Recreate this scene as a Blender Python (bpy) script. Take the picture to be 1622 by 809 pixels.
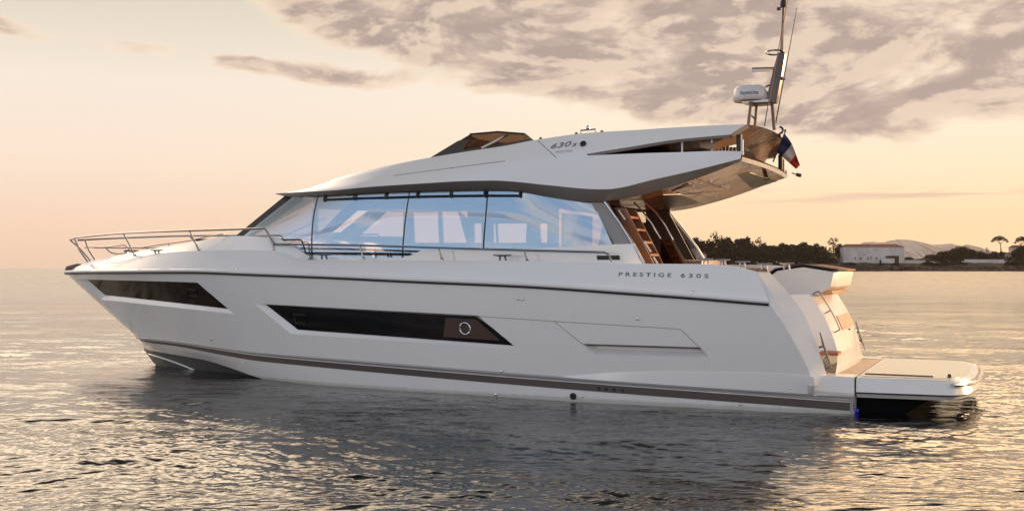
import bpy, bmesh, math, random
import numpy as np
from mathutils import Vector, Matrix
from mathutils.bvhtree import BVHTree

S = bpy.context.scene
for o in list(bpy.data.objects):
    bpy.data.objects.remove(o)
R = math.radians
rnd = random.Random(7)

# ------------------------------------------------------------------ camera
F, CX, HV, H = 1740.0, 811.0, 424.5, 2.3          # focal length, centre, horizon (photo pixels), eye height (m)
cam = bpy.data.cameras.new('camera'); cam_o = bpy.data.objects.new('camera', cam)
S.collection.objects.link(cam_o); S.camera = cam_o
cam.sensor_width = 36; cam.lens = 36 * F / 1622
cam.shift_y = (HV - 404.5) / 1622
cam.clip_start = 0.2; cam.clip_end = 60000
cam_o.location = (0, 0, H); cam_o.rotation_euler = (R(90), 0, 0)

# ------------------------------------------------------------------ sun and sky
SUN_AZ, SUN_EL = R(66), R(5.0)                     # azimuth from the view direction towards the right
sd = Vector((math.sin(SUN_AZ) * math.cos(SUN_EL), math.cos(SUN_AZ) * math.cos(SUN_EL), math.sin(SUN_EL)))
sun = bpy.data.lights.new('sun', 'SUN'); sun.energy = 4.8; sun.angle = R(0.5); sun.color = (1.0, .60, .30)
sun_o = bpy.data.objects.new('sun', sun); S.collection.objects.link(sun_o)
sun_o.rotation_euler = sd.to_track_quat('Z', 'Y').to_euler()

S.view_settings.view_transform = 'Standard'; S.view_settings.look = 'None'
S.view_settings.exposure = 0.0; S.view_settings.gamma = 1.0; S.view_settings.use_curve_mapping = False
S.render.engine = 'CYCLES'
S.cycles.use_denoising = True
S.cycles.max_bounces = 8; S.cycles.transparent_max_bounces = 12
S.cycles.sample_clamp_indirect = 4.0
S.cycles.caustics_reflective = False; S.cycles.caustics_refractive = False

W = bpy.data.worlds.new('World'); S.world = W; W.use_nodes = True


class NT:
    """tiny node-tree writer"""
    def __init__(s, nt):
        s.t = nt; nt.nodes.clear()
    def n(s, typ, **kw):
        nd = s.t.nodes.new(typ)
        for k, v in kw.items():
            setattr(nd, k, v)
        return nd
    def put(s, sock, v):
        if isinstance(v, bpy.types.NodeSocket):
            s.t.links.new(v, sock)
        elif v is not None:
            if isinstance(v, (tuple, list)) and sock.type == 'RGBA' and len(v) == 3:
                v = (*v, 1)
            sock.default_value = v
    def m(s, op, a, b=None, c=None, clamp=False):
        nd = s.n('ShaderNodeMath', operation=op, use_clamp=clamp)
        for i, v in enumerate((a, b, c)):
            if v is not None:
                s.put(nd.inputs[i], v)
        return nd.outputs[0]
    def mix(s, f, a, b, blend='MIX'):
        nd = s.n('ShaderNodeMix', data_type='RGBA', blend_type=blend)
        s.put(nd.inputs[0], f); s.put(nd.inputs[6], a); s.put(nd.inputs[7], b)
        return nd.outputs[2]
    def sm(s, v, a, b, c=0.0, d=1.0):
        nd = s.n('ShaderNodeMapRange', interpolation_type='SMOOTHSTEP')
        s.put(nd.inputs[0], v)
        for i, q in enumerate((a, b, c, d)):
            s.put(nd.inputs[i + 1], q)
        return nd.outputs[0]
    def noise(s, vec, scale, detail=4, rough=.55, dist=0.0, dim='3D'):
        nd = s.n('ShaderNodeTexNoise', noise_dimensions=dim)
        s.put(nd.inputs['Vector'], vec)
        s.put(nd.inputs['Scale'], scale); s.put(nd.inputs['Detail'], detail)
        s.put(nd.inputs['Roughness'], rough); s.put(nd.inputs['Distortion'], dist)
        return nd.outputs[0]
    def ramp(s, f, stops, interp='LINEAR'):
        nd = s.n('ShaderNodeValToRGB'); cr = nd.color_ramp; cr.interpolation = interp
        while len(cr.elements) < len(stops):
            cr.elements.new(.5)
        for e, (p, c) in zip(cr.elements, stops):
            e.position = p; e.color = (*c, 1) if len(c) == 3 else c
        s.put(nd.inputs[0], f)
        return nd.outputs[0]
    def xyz(s, x, y, z):
        nd = s.n('ShaderNodeCombineXYZ')
        for i, v in enumerate((x, y, z)):
            s.put(nd.inputs[i], v)
        return nd.outputs[0]


def lin(r, g, b):
    f = lambda c: (c / 255 / 12.92) if c / 255 <= .04045 else ((c / 255 + .055) / 1.055) ** 2.4
    return (f(r), f(g), f(b))


def make_world():
    t = NT(W.node_tree)
    geo = t.n('ShaderNodeTexCoord')
    sep = t.n('ShaderNodeSeparateXYZ'); t.put(sep.inputs[0], geo.outputs['Generated'])
    x, y, z = sep.outputs
    az = t.m('ARCTAN2', x, y)                                   # 0 = north (the view), + to the east
    el = t.m('ARCSINE', z)
    # clear sky : physical sky, warmed by the evening haze
    sky = t.n('ShaderNodeTexSky', sky_type='NISHITA')
    sky.sun_disc = False; sky.sun_elevation = SUN_EL; sky.sun_rotation = SUN_AZ
    sky.dust_density = 2.0; sky.air_density = 1.0; sky.ozone_density = 1.0
    k = 10.7
    K = lambda c: tuple(v * k for v in lin(*c))
    e01 = t.m('DIVIDE', el, R(40), clamp=True)
    up = [(.385, tuple(5.3 * v for v in lin(250, 222, 188))), (.66, tuple(3.6 * v for v in lin(250, 224, 194))), (.9, lin(240, 226, 212)), (1, (.15, .15, .16))]  # unseen sky just above the view, brightened to light the water
    up_r = [(.385, tuple(7.2 * v for v in lin(255, 208, 150)))] + up[1:]
    warm_l = t.ramp(e01, [(0.0, lin(238, 203, 178)), (.05, lin(247, 214, 189)), (.14, lin(252, 230, 210)), (.23, lin(248, 233, 217)), (.35, lin(221, 211, 192))] + up)
    warm_r = t.ramp(e01, [(0.0, lin(252, 212, 165)), (.05, lin(254, 218, 173)), (.12, lin(254, 232, 198)), (.22, lin(254, 240, 220)), (.35, lin(236, 222, 200))] + up_r)
    side = t.sm(az, R(-22), R(16))
    warm = t.mix(side, warm_l, warm_r)
    # opposite the sunset: unseen low sky brightened to light the hull, blue clearing above
    cool = t.ramp(e01, [(0.0, (2.0, 1.80, 1.66)), (.3, (1.95, 1.78, 1.66)), (.6, (.6, .58, .57)), (1, (.15, .15, .16))])
    blue = t.ramp(e01, [(0.0, (.80, .88, 1.02)), (.3, (.62, .78, 1.0)), (.6, (.46, .66, .95)), (1, (.36, .56, .86))])
    gap = t.m('MULTIPLY', t.m('SUBTRACT', 1.0, t.sm(t.m('ABSOLUTE', t.m('ADD', az, R(133))), R(20), R(38))), t.m('MULTIPLY', t.sm(el, R(3), R(11)), t.m('SUBTRACT', 1.0, t.sm(el, R(56), R(70)))))
    cool = t.mix(gap, cool, blue)
    # how far from the sunset: 1 in front and right, 0 behind
    dc = t.m('COSINE', t.m('SUBTRACT', az, R(22)))
    front = t.sm(dc, -.45, .55)
    base = t.mix(front, cool, warm)
    base = t.mix(1.0, base, (k, k, k), 'MULTIPLY')
    base = t.mix(.07, base, sky.outputs[0])
    # clouds ------------------------------------------------------------
    back = t.sm(t.m('ABSOLUTE', az), R(45), R(80))
    elk = t.m('SUBTRACT', 2.3, t.m('MULTIPLY', back, 1.2))
    p = t.xyz(t.m('MULTIPLY', az, 1.0), t.m('MULTIPLY', el, elk), 0.0)
    n1 = t.noise(p, 6.6, 9, .57, .3)
    n2 = t.noise(p, 19.0, 6, .55, .3)
    nn = t.m('ADD', t.m('MULTIPLY', n1, .78), t.m('MULTIPLY', n2, .22))
    # bank: covers the upper right, its lower edge falls towards the right
    eb = t.m('ADD', R(11.4), t.m('MULTIPLY', t.sm(az, R(-15), R(13)), R(-5.3)))
    bank = t.m('MULTIPLY', t.sm(t.m('SUBTRACT', el, eb), R(-1.4), R(1.7)), t.m('MULTIPLY', t.sm(az, R(-16), R(-10)), t.m('SUBTRACT', 1.0, t.sm(el, R(14), R(18)))))
    th = t.m('SUBTRACT', .74, t.m('MULTIPLY', bank, .41))
    # puff row on the left
    er = t.m('ADD', R(10.8), t.m('MULTIPLY', t.m('ADD', az, R(20)), -.10))
    row = t.m('SUBTRACT', 1.0, t.sm(t.m('ABSOLUTE', t.m('SUBTRACT', el, er)), R(.1), R(1.1)))
    row = t.m('MULTIPLY', row, t.m('SUBTRACT', 1.0, t.sm(az, R(-10), R(2))))
    th = t.m('SUBTRACT', th, t.m('MULTIPLY', row, .31))
    # behind the viewer: broken cumulus
    th = t.m('SUBTRACT', th, t.m('MULTIPLY', t.m('MULTIPLY', t.sm(t.m('MULTIPLY', az, -1.0), R(127), R(132)), gap), .13))
    th = t.m('SUBTRACT', th, t.m('MULTIPLY', back, .15))
    d = t.m('SUBTRACT', nn, th)
    cov = t.sm(d, -.03, .12)
    thick = t.m('ADD', t.m('MULTIPLY', t.sm(d, -.01, .19), .92), t.m('MULTIPLY', t.sm(n2, .36, .68), .16))
    thick = t.m('MULTIPLY', thick, t.sm(d, -.02, .06))
    lit_f = lin(250, 226, 200); sh_f = lin(172, 151, 144)
    lit_b = (.98, .92, .93); sh_b = (.38, .50, .70)
    ff = t.sm(dc, -.2, .6)
    lit = t.mix(ff, lit_b, lit_f); shd = t.mix(ff, sh_b, sh_f)
    # sun comes from low right: brighten the right-lower rim by a shifted sample
    p2 = t.xyz(t.m('ADD', az, .012), t.m('SUBTRACT', t.m('MULTIPLY', el, elk), .016), 0.0)
    n3 = t.noise(p2, 6.6, 9, .57, .3)
    rim = t.sm(t.m('SUBTRACT', n1, n3), -.03, .05)
    tone = t.m('MULTIPLY', thick, t.m('SUBTRACT', 1.0, t.m('MULTIPLY', rim, .6)))
    cc = t.mix(tone, lit, shd)
    cc = t.mix(1.0, cc, (10.6, 10.6, 10.6), 'MULTIPLY')
    col = t.mix(t.m('MULTIPLY', cov, .92), base, cc)
    # faint mauve streaks low on the right
    st = t.noise(t.xyz(t.m('MULTIPLY', az, 2.0), t.m('MULTIPLY', el, 34.0), 3.0), 3.2, 3, .5)
    sb = t.m('MULTIPLY', t.m('SUBTRACT', 1.0, t.sm(t.m('ABSOLUTE', t.m('SUBTRACT', el, R(3.5))), R(.1), R(.8))), t.sm(az, R(8), R(20)))
    sf = t.m('MULTIPLY', t.m('MULTIPLY', t.sm(st, .42, .60), sb), .8)
    col = t.mix(sf, col, K((222, 186, 165)))
    # below the horizon
    col = t.mix(t.sm(el, R(-2.0), R(-.2)), K((120, 105, 100)), col)
    bg = t.n('ShaderNodeBackground'); t.put(bg.inputs[0], col); bg.inputs[1].default_value = .1
    out = t.n('ShaderNodeOutputWorld'); t.t.links.new(bg.outputs[0], out.inputs[0])
    W.cycles.sampling_method = 'MANUAL'; W.cycles.sample_map_resolution = 1024


make_world()

# ------------------------------------------------------------------ materials
MATS = {}


def principled(name, color, rough=.5, metal=0.0, spec=.5, coat=0.0, noise=0.0, nscale=3.0, bump=0.0, bscale=20.0, emit=None, es=0.0, alpha=None, ior=None, rnoise=0.0):
    m = bpy.data.materials.new(name); m.use_nodes = True
    t = NT(m.node_tree)
    b = t.n('ShaderNodeBsdfPrincipled'); o = t.n('ShaderNodeOutputMaterial'); t.t.links.new(b.outputs[0], o.inputs[0])
    tc = t.n('ShaderNodeTexCoord').outputs['Object']
    c = (*color, 1)
    if noise:
        f = t.noise(tc, nscale, 5, .6)
        c = t.mix(f, tuple(v * (1 - noise) for v in color), tuple(min(1, v * (1 + noise)) for v in color))
    t.put(b.inputs['Base Color'], c)
    r = rough
    if rnoise:
        r = t.sm(t.noise(tc, 2.3, 5, .6), .3, .7, max(.02, rough - rnoise), rough + rnoise)
    t.put(b.inputs['Roughness'], r); b.inputs['Metallic'].default_value = metal
    b.inputs['Specular IOR Level'].default_value = spec
    b.inputs['Coat Weight'].default_value = coat; b.inputs['Coat Roughness'].default_value = .05
    if ior: b.inputs['IOR'].default_value = ior
    if emit:
        t.put(b.inputs['Emission Color'], (*emit, 1)); b.inputs['Emission Strength'].default_value = es
    if bump:
        bp_ = t.n('ShaderNodeBump'); bp_.inputs['Strength'].default_value = bump; bp_.inputs['Distance'].default_value = .02
        t.put(bp_.inputs['Height'], t.noise(tc, bscale, 5, .6)); t.t.links.new(bp_.outputs[0], b.inputs['Normal'])
    MATS[name] = m
    return m


principled('gelcoat', (.78, .775, .77), .2, coat=.5, noise=.018, nscale=.8, bump=.012, bscale=.9, rnoise=.05)
principled('grey_paint', (.27, .25, .24), .34, noise=.05, nscale=1.5, rnoise=.06)
principled('stripe_paint', (.075, .058, .052), .35, noise=.08)
principled('moulding', (.33, .32, .32), .3, noise=.05)
principled('black_rubber', (.015, .015, .016), .5)
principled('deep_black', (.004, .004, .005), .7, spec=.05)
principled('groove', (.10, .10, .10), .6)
principled('chrome', (.72, .72, .74), .14, metal=1.0, rnoise=.05)
principled('dark_metal', (.10, .075, .065), .32, metal=.6, rnoise=.08)
principled('bronze_paint', (.34, .20, .12), .3, metal=.35, noise=.1, rnoise=.08)
principled('soffit', (.42, .18, .075), .2, noise=.16, nscale=2.2, spec=.6, rnoise=.1)
principled('soffit_dark', (.055, .045, .04), .4, noise=.1)
principled('white_leather', (.72, .70, .69), .5, bump=.1, bscale=60)
principled('dark_fabric', (.05, .04, .037), .8, bump=.3, bscale=90)
principled('orange_fabric', (.30, .11, .055), .7, bump=.3, bscale=90)
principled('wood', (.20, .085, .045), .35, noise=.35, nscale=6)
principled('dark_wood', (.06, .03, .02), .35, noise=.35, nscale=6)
principled('amber_panel', (.62, .29, .09), .2, noise=.15, nscale=5, coat=.5)
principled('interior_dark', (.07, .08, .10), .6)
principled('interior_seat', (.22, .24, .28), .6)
principled('lettering', (.19, .20, .23), .3, metal=.5)
principled('lettering_faint', (.50, .50, .51), .35)
principled('stainless_dark', (.35, .32, .30), .2, metal=1.0)
principled('underwater_lamp', (.02, .03, .3), .3, emit=(.03, .06, 1), es=.35)
principled('white_plastic', (.62, .62, .63), .35, noise=.03)
principled('flag_blue', (.022, .03, .10), .7, bump=.2, bscale=40)
principled('flag_white', (.66, .60, .55), .7, bump=.2, bscale=40)
principled('flag_red', (.50, .045, .025), .7, bump=.2, bscale=40)


principled('bottom_paint', (.115, .112, .112), .35, noise=.12, nscale=3)


def hull_gelcoat():
    m = bpy.data.materials.new('hull_gelcoat'); m.use_nodes = True; t = NT(m.node_tree)
    b = t.n('ShaderNodeBsdfPrincipled'); o = t.n('ShaderNodeOutputMaterial'); t.t.links.new(b.outputs[0], o.inputs[0])
    tc = t.n('ShaderNodeTexCoord').outputs['Object']
    sp = t.n('ShaderNodeSeparateXYZ'); t.put(sp.inputs[0], tc)
    c = t.mix(t.noise(tc, .8, 5, .6), (.765, .76, .755), (.795, .79, .785))
    # faint run-off streaks and the scum line just above the water
    stv = t.noise(t.xyz(t.m('MULTIPLY', sp.outputs[0], 5.0), 0.0, t.m('MULTIPLY', sp.outputs[2], .25)), 2.0, 5, .6)
    c = t.mix(t.m('MULTIPLY', t.sm(stv, .56, .74), .10), c, (.55, .52, .47))
    wl = t.m('ADD', sp.outputs[2], t.m('MULTIPLY', t.noise(t.xyz(t.m('MULTIPLY', sp.outputs[0], 1.0), 0.0, 0.0), 5.0, 6, .65), -.10))
    c = t.mix(t.m('MULTIPLY', t.sm(wl, .045, -.02), .55), c, (.34, .33, .27))
    t.put(b.inputs['Base Color'], c)
    t.put(b.inputs['Roughness'], t.sm(t.noise(tc, 2.3, 5, .6), .3, .7, .14, .24)); b.inputs['Coat Weight'].default_value = .5; b.inputs['Coat Roughness'].default_value = .05
    bm = t.n('ShaderNodeBump'); bm.inputs['Strength'].default_value = .02; bm.inputs['Distance'].default_value = .02
    t.put(bm.inputs['Height'], t.noise(tc, 1.1, 3, .5)); t.t.links.new(bm.outputs[0], b.inputs['Normal'])
    MATS['hull_gelcoat'] = m


hull_gelcoat()


def black_glass():
    m = bpy.data.materials.new('black_glass'); m.use_nodes = True; t = NT(m.node_tree)
    b = t.n('ShaderNodeBsdfPrincipled'); o = t.n('ShaderNodeOutputMaterial'); t.t.links.new(b.outputs[0], o.inputs[0])
    tc = t.n('ShaderNodeTexCoord').outputs['Object']
    f = t.noise(tc, .9, 3, .5)
    t.put(b.inputs['Base Color'], t.mix(t.sm(f, .4, .65), (.004, .003, .003), (.016, .009, .007)))
    b.inputs['Roughness'].default_value = .08; b.inputs['Specular IOR Level'].default_value = .3
    MATS['black_glass'] = m


black_glass()


def glass(name, refl, tint_r, trans):
    m = bpy.data.materials.new(name); m.use_nodes = True; t = NT(m.node_tree)
    g = t.n('ShaderNodeBsdfGlossy'); t.put(g.inputs[0], (*tint_r, 1)); g.inputs['Roughness'].default_value = .015
    tr = t.n('ShaderNodeBsdfTransparent'); t.put(tr.inputs[0], (*trans, 1))
    lw = t.n('ShaderNodeLayerWeight'); lw.inputs['Blend'].default_value = .25
    f = t.m('ADD', refl, t.m('MULTIPLY', lw.outputs['Fresnel'], .5), clamp=True)
    bm = t.n('ShaderNodeBump'); bm.inputs['Strength'].default_value = .03; bm.inputs['Distance'].default_value = .02
    t.put(bm.inputs['Height'], t.noise(t.n('ShaderNodeTexCoord').outputs['Object'], .7, 2, .5)); t.t.links.new(bm.outputs[0], g.inputs['Normal'])
    mx = t.n('ShaderNodeMixShader'); t.put(mx.inputs[0], f)
    t.t.links.new(tr.outputs[0], mx.inputs[1]); t.t.links.new(g.outputs[0], mx.inputs[2])
    o = t.n('ShaderNodeOutputMaterial'); t.t.links.new(mx.outputs[0], o.inputs[0])
    MATS[name] = m


glass('coated_glass', .38, (.84, .95, 1.0), (.96, .86, .84))
glass('clear_glass', .06, (1, 1, 1), (.92, .92, .92))
glass('smoked_glass', .05, (.9, .8, .7), (.30, .24, .21))
glass('smoked_screen', .05, (.9, .8, .7), (.50, .38, .29))


def teak():
    m = bpy.data.materials.new('teak'); m.use_nodes = True; t = NT(m.node_tree)
    b = t.n('ShaderNodeBsdfPrincipled'); o = t.n('ShaderNodeOutputMaterial'); t.t.links.new(b.outputs[0], o.inputs[0])
    tc = t.n('ShaderNodeTexCoord').outputs['Object']
    sp = t.n('ShaderNodeSeparateXYZ'); t.put(sp.inputs[0], tc)
    pl = t.m('FRACT', t.m('MULTIPLY', sp.outputs[0], 14.0))
    gap = t.m('GREATER_THAN', t.m('ABSOLUTE', t.m('SUBTRACT', pl, .5)), .45)
    gr = t.noise(t.xyz(t.m('MULTIPLY', sp.outputs[0], 30.0), t.m('MULTIPLY', sp.outputs[1], 2.0), 0.0), 3.0, 5, .6)
    c = t.mix(gr, (.22, .12, .07), (.40, .25, .16))
    t.put(b.inputs['Base Color'], t.mix(gap, c, (.04, .03, .025)))
    t.put(b.inputs['Roughness'], .42)
    MATS['teak'] = m


teak()


def pale_teak():
    m = bpy.data.materials.new('pale_teak'); m.use_nodes = True; t = NT(m.node_tree)
    b = t.n('ShaderNodeBsdfPrincipled'); o = t.n('ShaderNodeOutputMaterial'); t.t.links.new(b.outputs[0], o.inputs[0])
    tc = t.n('ShaderNodeTexCoord').outputs['Object']
    sp = t.n('ShaderNodeSeparateXYZ'); t.put(sp.inputs[0], tc)
    pl = t.m('FRACT', t.m('MULTIPLY', sp.outputs[1], 12.0))
    gap = t.m('GREATER_THAN', t.m('ABSOLUTE', t.m('SUBTRACT', pl, .5)), .46)
    gr = t.noise(t.xyz(t.m('MULTIPLY', sp.outputs[0], 2.0), t.m('MULTIPLY', sp.outputs[1], 30.0), 0.0), 3.0, 5, .6)
    c = t.mix(gr, (.42, .31, .22), (.56, .44, .32))  # paler than the other teak: sky reflection put into the colour
    t.put(b.inputs['Base Color'], t.mix(t.m('MULTIPLY', gap, .45), c, (.15, .11, .08)))
    t.put(b.inputs['Roughness'], t.sm(gr, .3, .7, .12, .24)); b.inputs['Coat Weight'].default_value = .7; b.inputs['Coat Roughness'].default_value = .08
    MATS['pale_teak'] = m


pale_teak()


# ------------------------------------------------------------------ helpers: meshes
class MB:
    def __init__(s):
        s.v = []; s.f = []; s.mi = []; s.cur = 0
    def vert(s, p):
        s.v.append(tuple(p)); return len(s.v) - 1
    def face(s, idx):
        s.f.append(tuple(idx)); s.mi.append(s.cur)
    def poly(s, pts):
        s.face([s.vert(p) for p in pts])
    def grid(s, rows, closed=False, flip=False):
        ids = [[s.vert(p) for p in r] for r in rows]
        n = len(ids[0])
        for i in range(len(ids) - 1):
            for j in range(n - 1 + (1 if closed else 0)):
                q = (ids[i][j], ids[i][(j + 1) % n], ids[i + 1][(j + 1) % n], ids[i + 1][j])
                s.face(q[::-1] if flip else q)
        return ids
    def box(s, c, d, rot=None):
        c = Vector(c); hx, hy, hz = d[0] / 2, d[1] / 2, d[2] / 2
        P = [Vector((a * hx, b * hy, e * hz)) for a in (-1, 1) for b in (-1, 1) for e in (-1, 1)]
        if rot is not None: P = [rot @ p for p in P]
        b = [s.vert(p + c) for p in P]
        for q in ((0, 1, 3, 2), (4, 6, 7, 5), (0, 4, 5, 1), (2, 3, 7, 6), (0, 2, 6, 4), (1, 5, 7, 3)):
            s.face([b[i] for i in q])
    def tube(s, path, r, n=8, caps=True):
        path = [Vector(p) for p in path]
        rr = r if isinstance(r, (list, tuple)) else [r] * len(path)
        rows = []; up = Vector((0, 0, 1))
        for i, p in enumerate(path):
            d = (path[min(i + 1, len(path) - 1)] - path[max(i - 1, 0)]).normalized()
            a = d.cross(up)
            if a.length < .05: a = d.cross(Vector((0, 1, 0)))
            a.normalize(); b = d.cross(a)
            rows.append([p + (a * math.cos(2 * math.pi * k / n) + b * math.sin(2 * math.pi * k / n)) * rr[i] for k in range(n)])
        ids = s.grid(rows, closed=True)
        if caps:
            s.face(ids[0]); s.face(ids[-1][::-1])
    def lathe(s, c, prof, axis=(0, 0, 1), n=20):
        ax = Vector(axis).normalized(); a = ax.orthogonal().normalized(); b = ax.cross(a); c = Vector(c)
        rows = [[c + ax * h + (a * math.cos(2 * math.pi * k / n) + b * math.sin(2 * math.pi * k / n)) * max(r, 1e-4) for k in range(n)] for r, h in prof]
        ids = s.grid(rows, closed=True)
        s.face(ids[0]); s.face(ids[-1][::-1])
    def slab(s, pts, off):
        """thick plate: polygon pts and the same polygon moved by off"""
        off = Vector(off)
        a = [s.vert(p) for p in pts]; b = [s.vert(Vector(p) + off) for p in pts]
        s.face(a); s.face(b[::-1]); n = len(a)
        for i in range(n):
            s.face((a[i], b[i], b[(i + 1) % n], a[(i + 1) % n]))
    def shell(s, rows, offv):
        """thick sheet from a grid, offv = vector or function(i,j)->vector"""
        g = offv if callable(offv) else (lambda i, j: offv)
        A = [[Vector(p) for p in r] for r in rows]
        B = [[p + Vector(g(i, j)) for j, p in enumerate(r)] for i, r in enumerate(A)]
        a = s.grid(A); b = s.grid(B, flip=True); m, n = len(a), len(a[0])
        for j in range(n - 1):
            s.face((a[0][j + 1], a[0][j], b[0][j], b[0][j + 1])); s.face((a[-1][j], a[-1][j + 1], b[-1][j + 1], b[-1][j]))
        for i in range(m - 1):
            s.face((a[i][0], a[i + 1][0], b[i + 1][0], b[i][0])); s.face((a[i + 1][-1], a[i][-1], b[i][-1], b[i + 1][-1]))
    def mirror(s):
        n = len(s.v); fs = list(s.f); ms = list(s.mi)
        s.v += [(x, -y, z) for x, y, z in s.v]
        s.f += [tuple(i + n for i in f[::-1]) for f in fs]; s.mi += ms
        return s
    def pair(s, name, mats, parent=None, **kw):
        """port piece, then its starboard twin as an object of its own"""
        o = s.build(name, mats, parent, **kw)
        q = MB(); q.v = [(x, -y, z) for x, y, z in s.v]; q.f = [f[::-1] for f in s.f]; q.mi = list(s.mi)
        q.build(name, mats, parent, **kw); return o
    def build(s, name, mats, parent=None, smooth=True, ang=32, fixn=True, bevel=0.0):
        me = bpy.data.meshes.new(name)
        me.from_pydata([tuple(p) for p in s.v], [], s.f)
        if not isinstance(mats, (list, tuple)): mats = [mats]
        for m in mats: me.materials.append(MATS[m])
        me.polygons.foreach_set('material_index', s.mi)
        bm = bmesh.new(); bm.from_mesh(me)
        bmesh.ops.remove_doubles(bm, verts=bm.verts, dist=1e-5)
        bmesh.ops.dissolve_degenerate(bm, edges=bm.edges, dist=1e-6)
        if bevel:
            es = [e for e in bm.edges if len(e.link_faces) == 2 and e.calc_face_angle(0) > R(35)]
            bmesh.ops.bevel(bm, geom=es, offset=bevel, segments=2, profile=.6, affect='EDGES', clamp_overlap=True)
        if fixn: bmesh.ops.recalc_face_normals(bm, faces=bm.faces)
        bm.to_mesh(me); bm.free()
        if smooth:
            me.polygons.foreach_set('use_smooth', [True] * len(me.polygons))
            me.set_sharp_from_angle(angle=R(ang))
        o = bpy.data.objects.new(name, me); S.collection.objects.link(o)
        if parent is not None: o.parent = parent
        return o


def thing(name, label, cat, loc=(0, 0, 0), rz=0.0, group=None):
    o = bpy.data.objects.new(name, None); S.collection.objects.link(o)
    o.location = loc; o.rotation_euler = (0, 0, rz); o['label'] = label; o['category'] = cat
    if group: o['group'] = group
    return o


def tag(o, label, cat, group=None):
    o['label'] = label; o['category'] = cat
    if group: o['group'] = group
    return o


def pchip(xs, ys):
    xs = np.array(xs, float); ys = np.array(ys, float)
    if xs[0] > xs[-1]: xs, ys = xs[::-1], ys[::-1]
    h = np.diff(xs); dl = np.diff(ys) / h; n = len(xs); m = np.zeros(n)
    for i in range(1, n - 1):
        if dl[i - 1] * dl[i] > 0:
            w1 = 2 * h[i] + h[i - 1]; w2 = h[i] + 2 * h[i - 1]
            m[i] = (w1 + w2) / (w1 / dl[i - 1] + w2 / dl[i])
    m[0] = dl[0]; m[-1] = dl[-1]
    def f(x):
        if x <= xs[0]: return float(ys[0] + m[0] * (x - xs[0]))
        if x >= xs[-1]: return float(ys[-1] + m[-1] * (x - xs[-1]))
        i = int(np.searchsorted(xs, x)) - 1; i = max(0, min(n - 2, i))
        u = (x - xs[i]) / h[i]; u2 = u * u; u3 = u2 * u
        return float((2 * u3 - 3 * u2 + 1) * ys[i] + (u3 - 2 * u2 + u) * h[i] * m[i] + (-2 * u3 + 3 * u2) * ys[i + 1] + (u3 - u2) * h[i] * m[i + 1])
    return f


def pl(*pts):
    return pchip([p[0] for p in pts], [p[1] for p in pts])


# ------------------------------------------------------------------ the yacht's frame, measured off the photograph
VP2 = 1605.0
AL = math.atan((VP2 - CX) / F); AA = math.pi / 2 - AL
Fw = Vector((-math.sin(AA), math.cos(AA), 0)); Pt = Vector((-math.cos(AA), -math.sin(AA), 0))
_d = F * H / (655 - HV)
O = Vector(((1352 - CX) / F * _d, _d, 0)) - 2.2 * Pt
YROT = math.atan2(Fw.y, Fw.x)
_c = Vector((0, 0, H)) - O
C = Vector((_c.dot(Fw), _c.dot(Pt), H))


def ray(u, v):
    w = Vector(((u - CX) / F, 1.0, (HV - v) / F))
    return Vector((w.dot(Fw), w.dot(Pt), w.z))


def bp(u, v, y):
    r = ray(u, v); return C + r * ((y - C.y) / r.y)


def bx(u, v, x):
    r = ray(u, v); return C + r * ((x - C.x) / r.x)


def bz(u, v, z):
    r = ray(u, v); return C + r * ((z - C.z) / r.z)


def on(u, v, b):
    """point on the vertical surface y = b(x)"""
    r = ray(u, v); q = r.y / r.x
    g = lambda x: C.y + (x - C.x) * q - b(x)
    x = -2.5
    while x < 24 and g(x) > 0: x += .05
    lo, hi = x - .05, x
    for _ in range(40):
        mid = (lo + hi) / 2
        if g(mid) > 0: lo = mid
        else: hi = mid
    return C + r * ((lo - C.x) / r.x)


class Row:
    """a longitudinal line of the boat: plan y=b(x), height z(x), from x0 (aft) to x1 (fore)"""
    def __init__(s, pix, b, ends=(), lin_=False):
        P = [on(u, v, b) for u, v in pix] + [Vector(e) for e in ends]
        P.sort(key=lambda p: p.x)
        Q = [P[0]]
        for p in P[1:]:
            if p.x - Q[-1].x > .01: Q.append(p)
        s.P = Q; s.b = b; s.x0, s.x1 = Q[0].x, Q[-1].x
        xs = [p.x for p in Q]; zs = [p.z for p in Q]
        s.z = (lambda x: float(np.interp(x, xs, zs))) if lin_ else pchip(xs, zs)
    def at(s, x, dy=0.0, dz=0.0):
        return Vector((x, s.b(x) + dy, s.z(x) + dz))
    def s(s_, t):
        return s_.at(s_.x0 + (s_.x1 - s_.x0) * t)


def tt(n, p=1.0):
    return [i / n for i in range(n + 1)]


yacht = thing('motor_yacht', 'large white motor yacht with a long sport hardtop lying still on the calm sea', 'yacht', tuple(O), YROT)

# ---- hull lines
stem_R = bp(107, 432, 0); stem_S = bp(216, 531, 0); stem_S0 = bp(221, 537, 0); stem_C = bp(228, 551, 0); stem_W = bp(237, 572, 0)
bR = pl((-.5, 2.40), (.6, 2.56), (2, 2.64), (4.5, 2.68), (8, 2.66), (10.5, 2.56), (12.5, 2.36), (14.5, 1.96), (16.3, 1.40), (17.8, .80), (18.8, .32), (stem_R.x, 0))
bS = pl((-.5, 2.14), (0, 2.22), (.8, 2.38), (2, 2.47), (4, 2.52), (7, 2.50), (9.5, 2.34), (11.5, 2.02), (13.5, 1.50), (15, 1.02), (16.2, .60), (stem_S.x, 0))
bS0 = pl((-.5, 2.13), (0, 2.21), (.8, 2.37), (2, 2.46), (4, 2.51), (7, 2.48), (9.5, 2.31), (11.5, 1.98), (13.5, 1.45), (15, .97), (16.1, .56), (stem_S0.x, 0))
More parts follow.
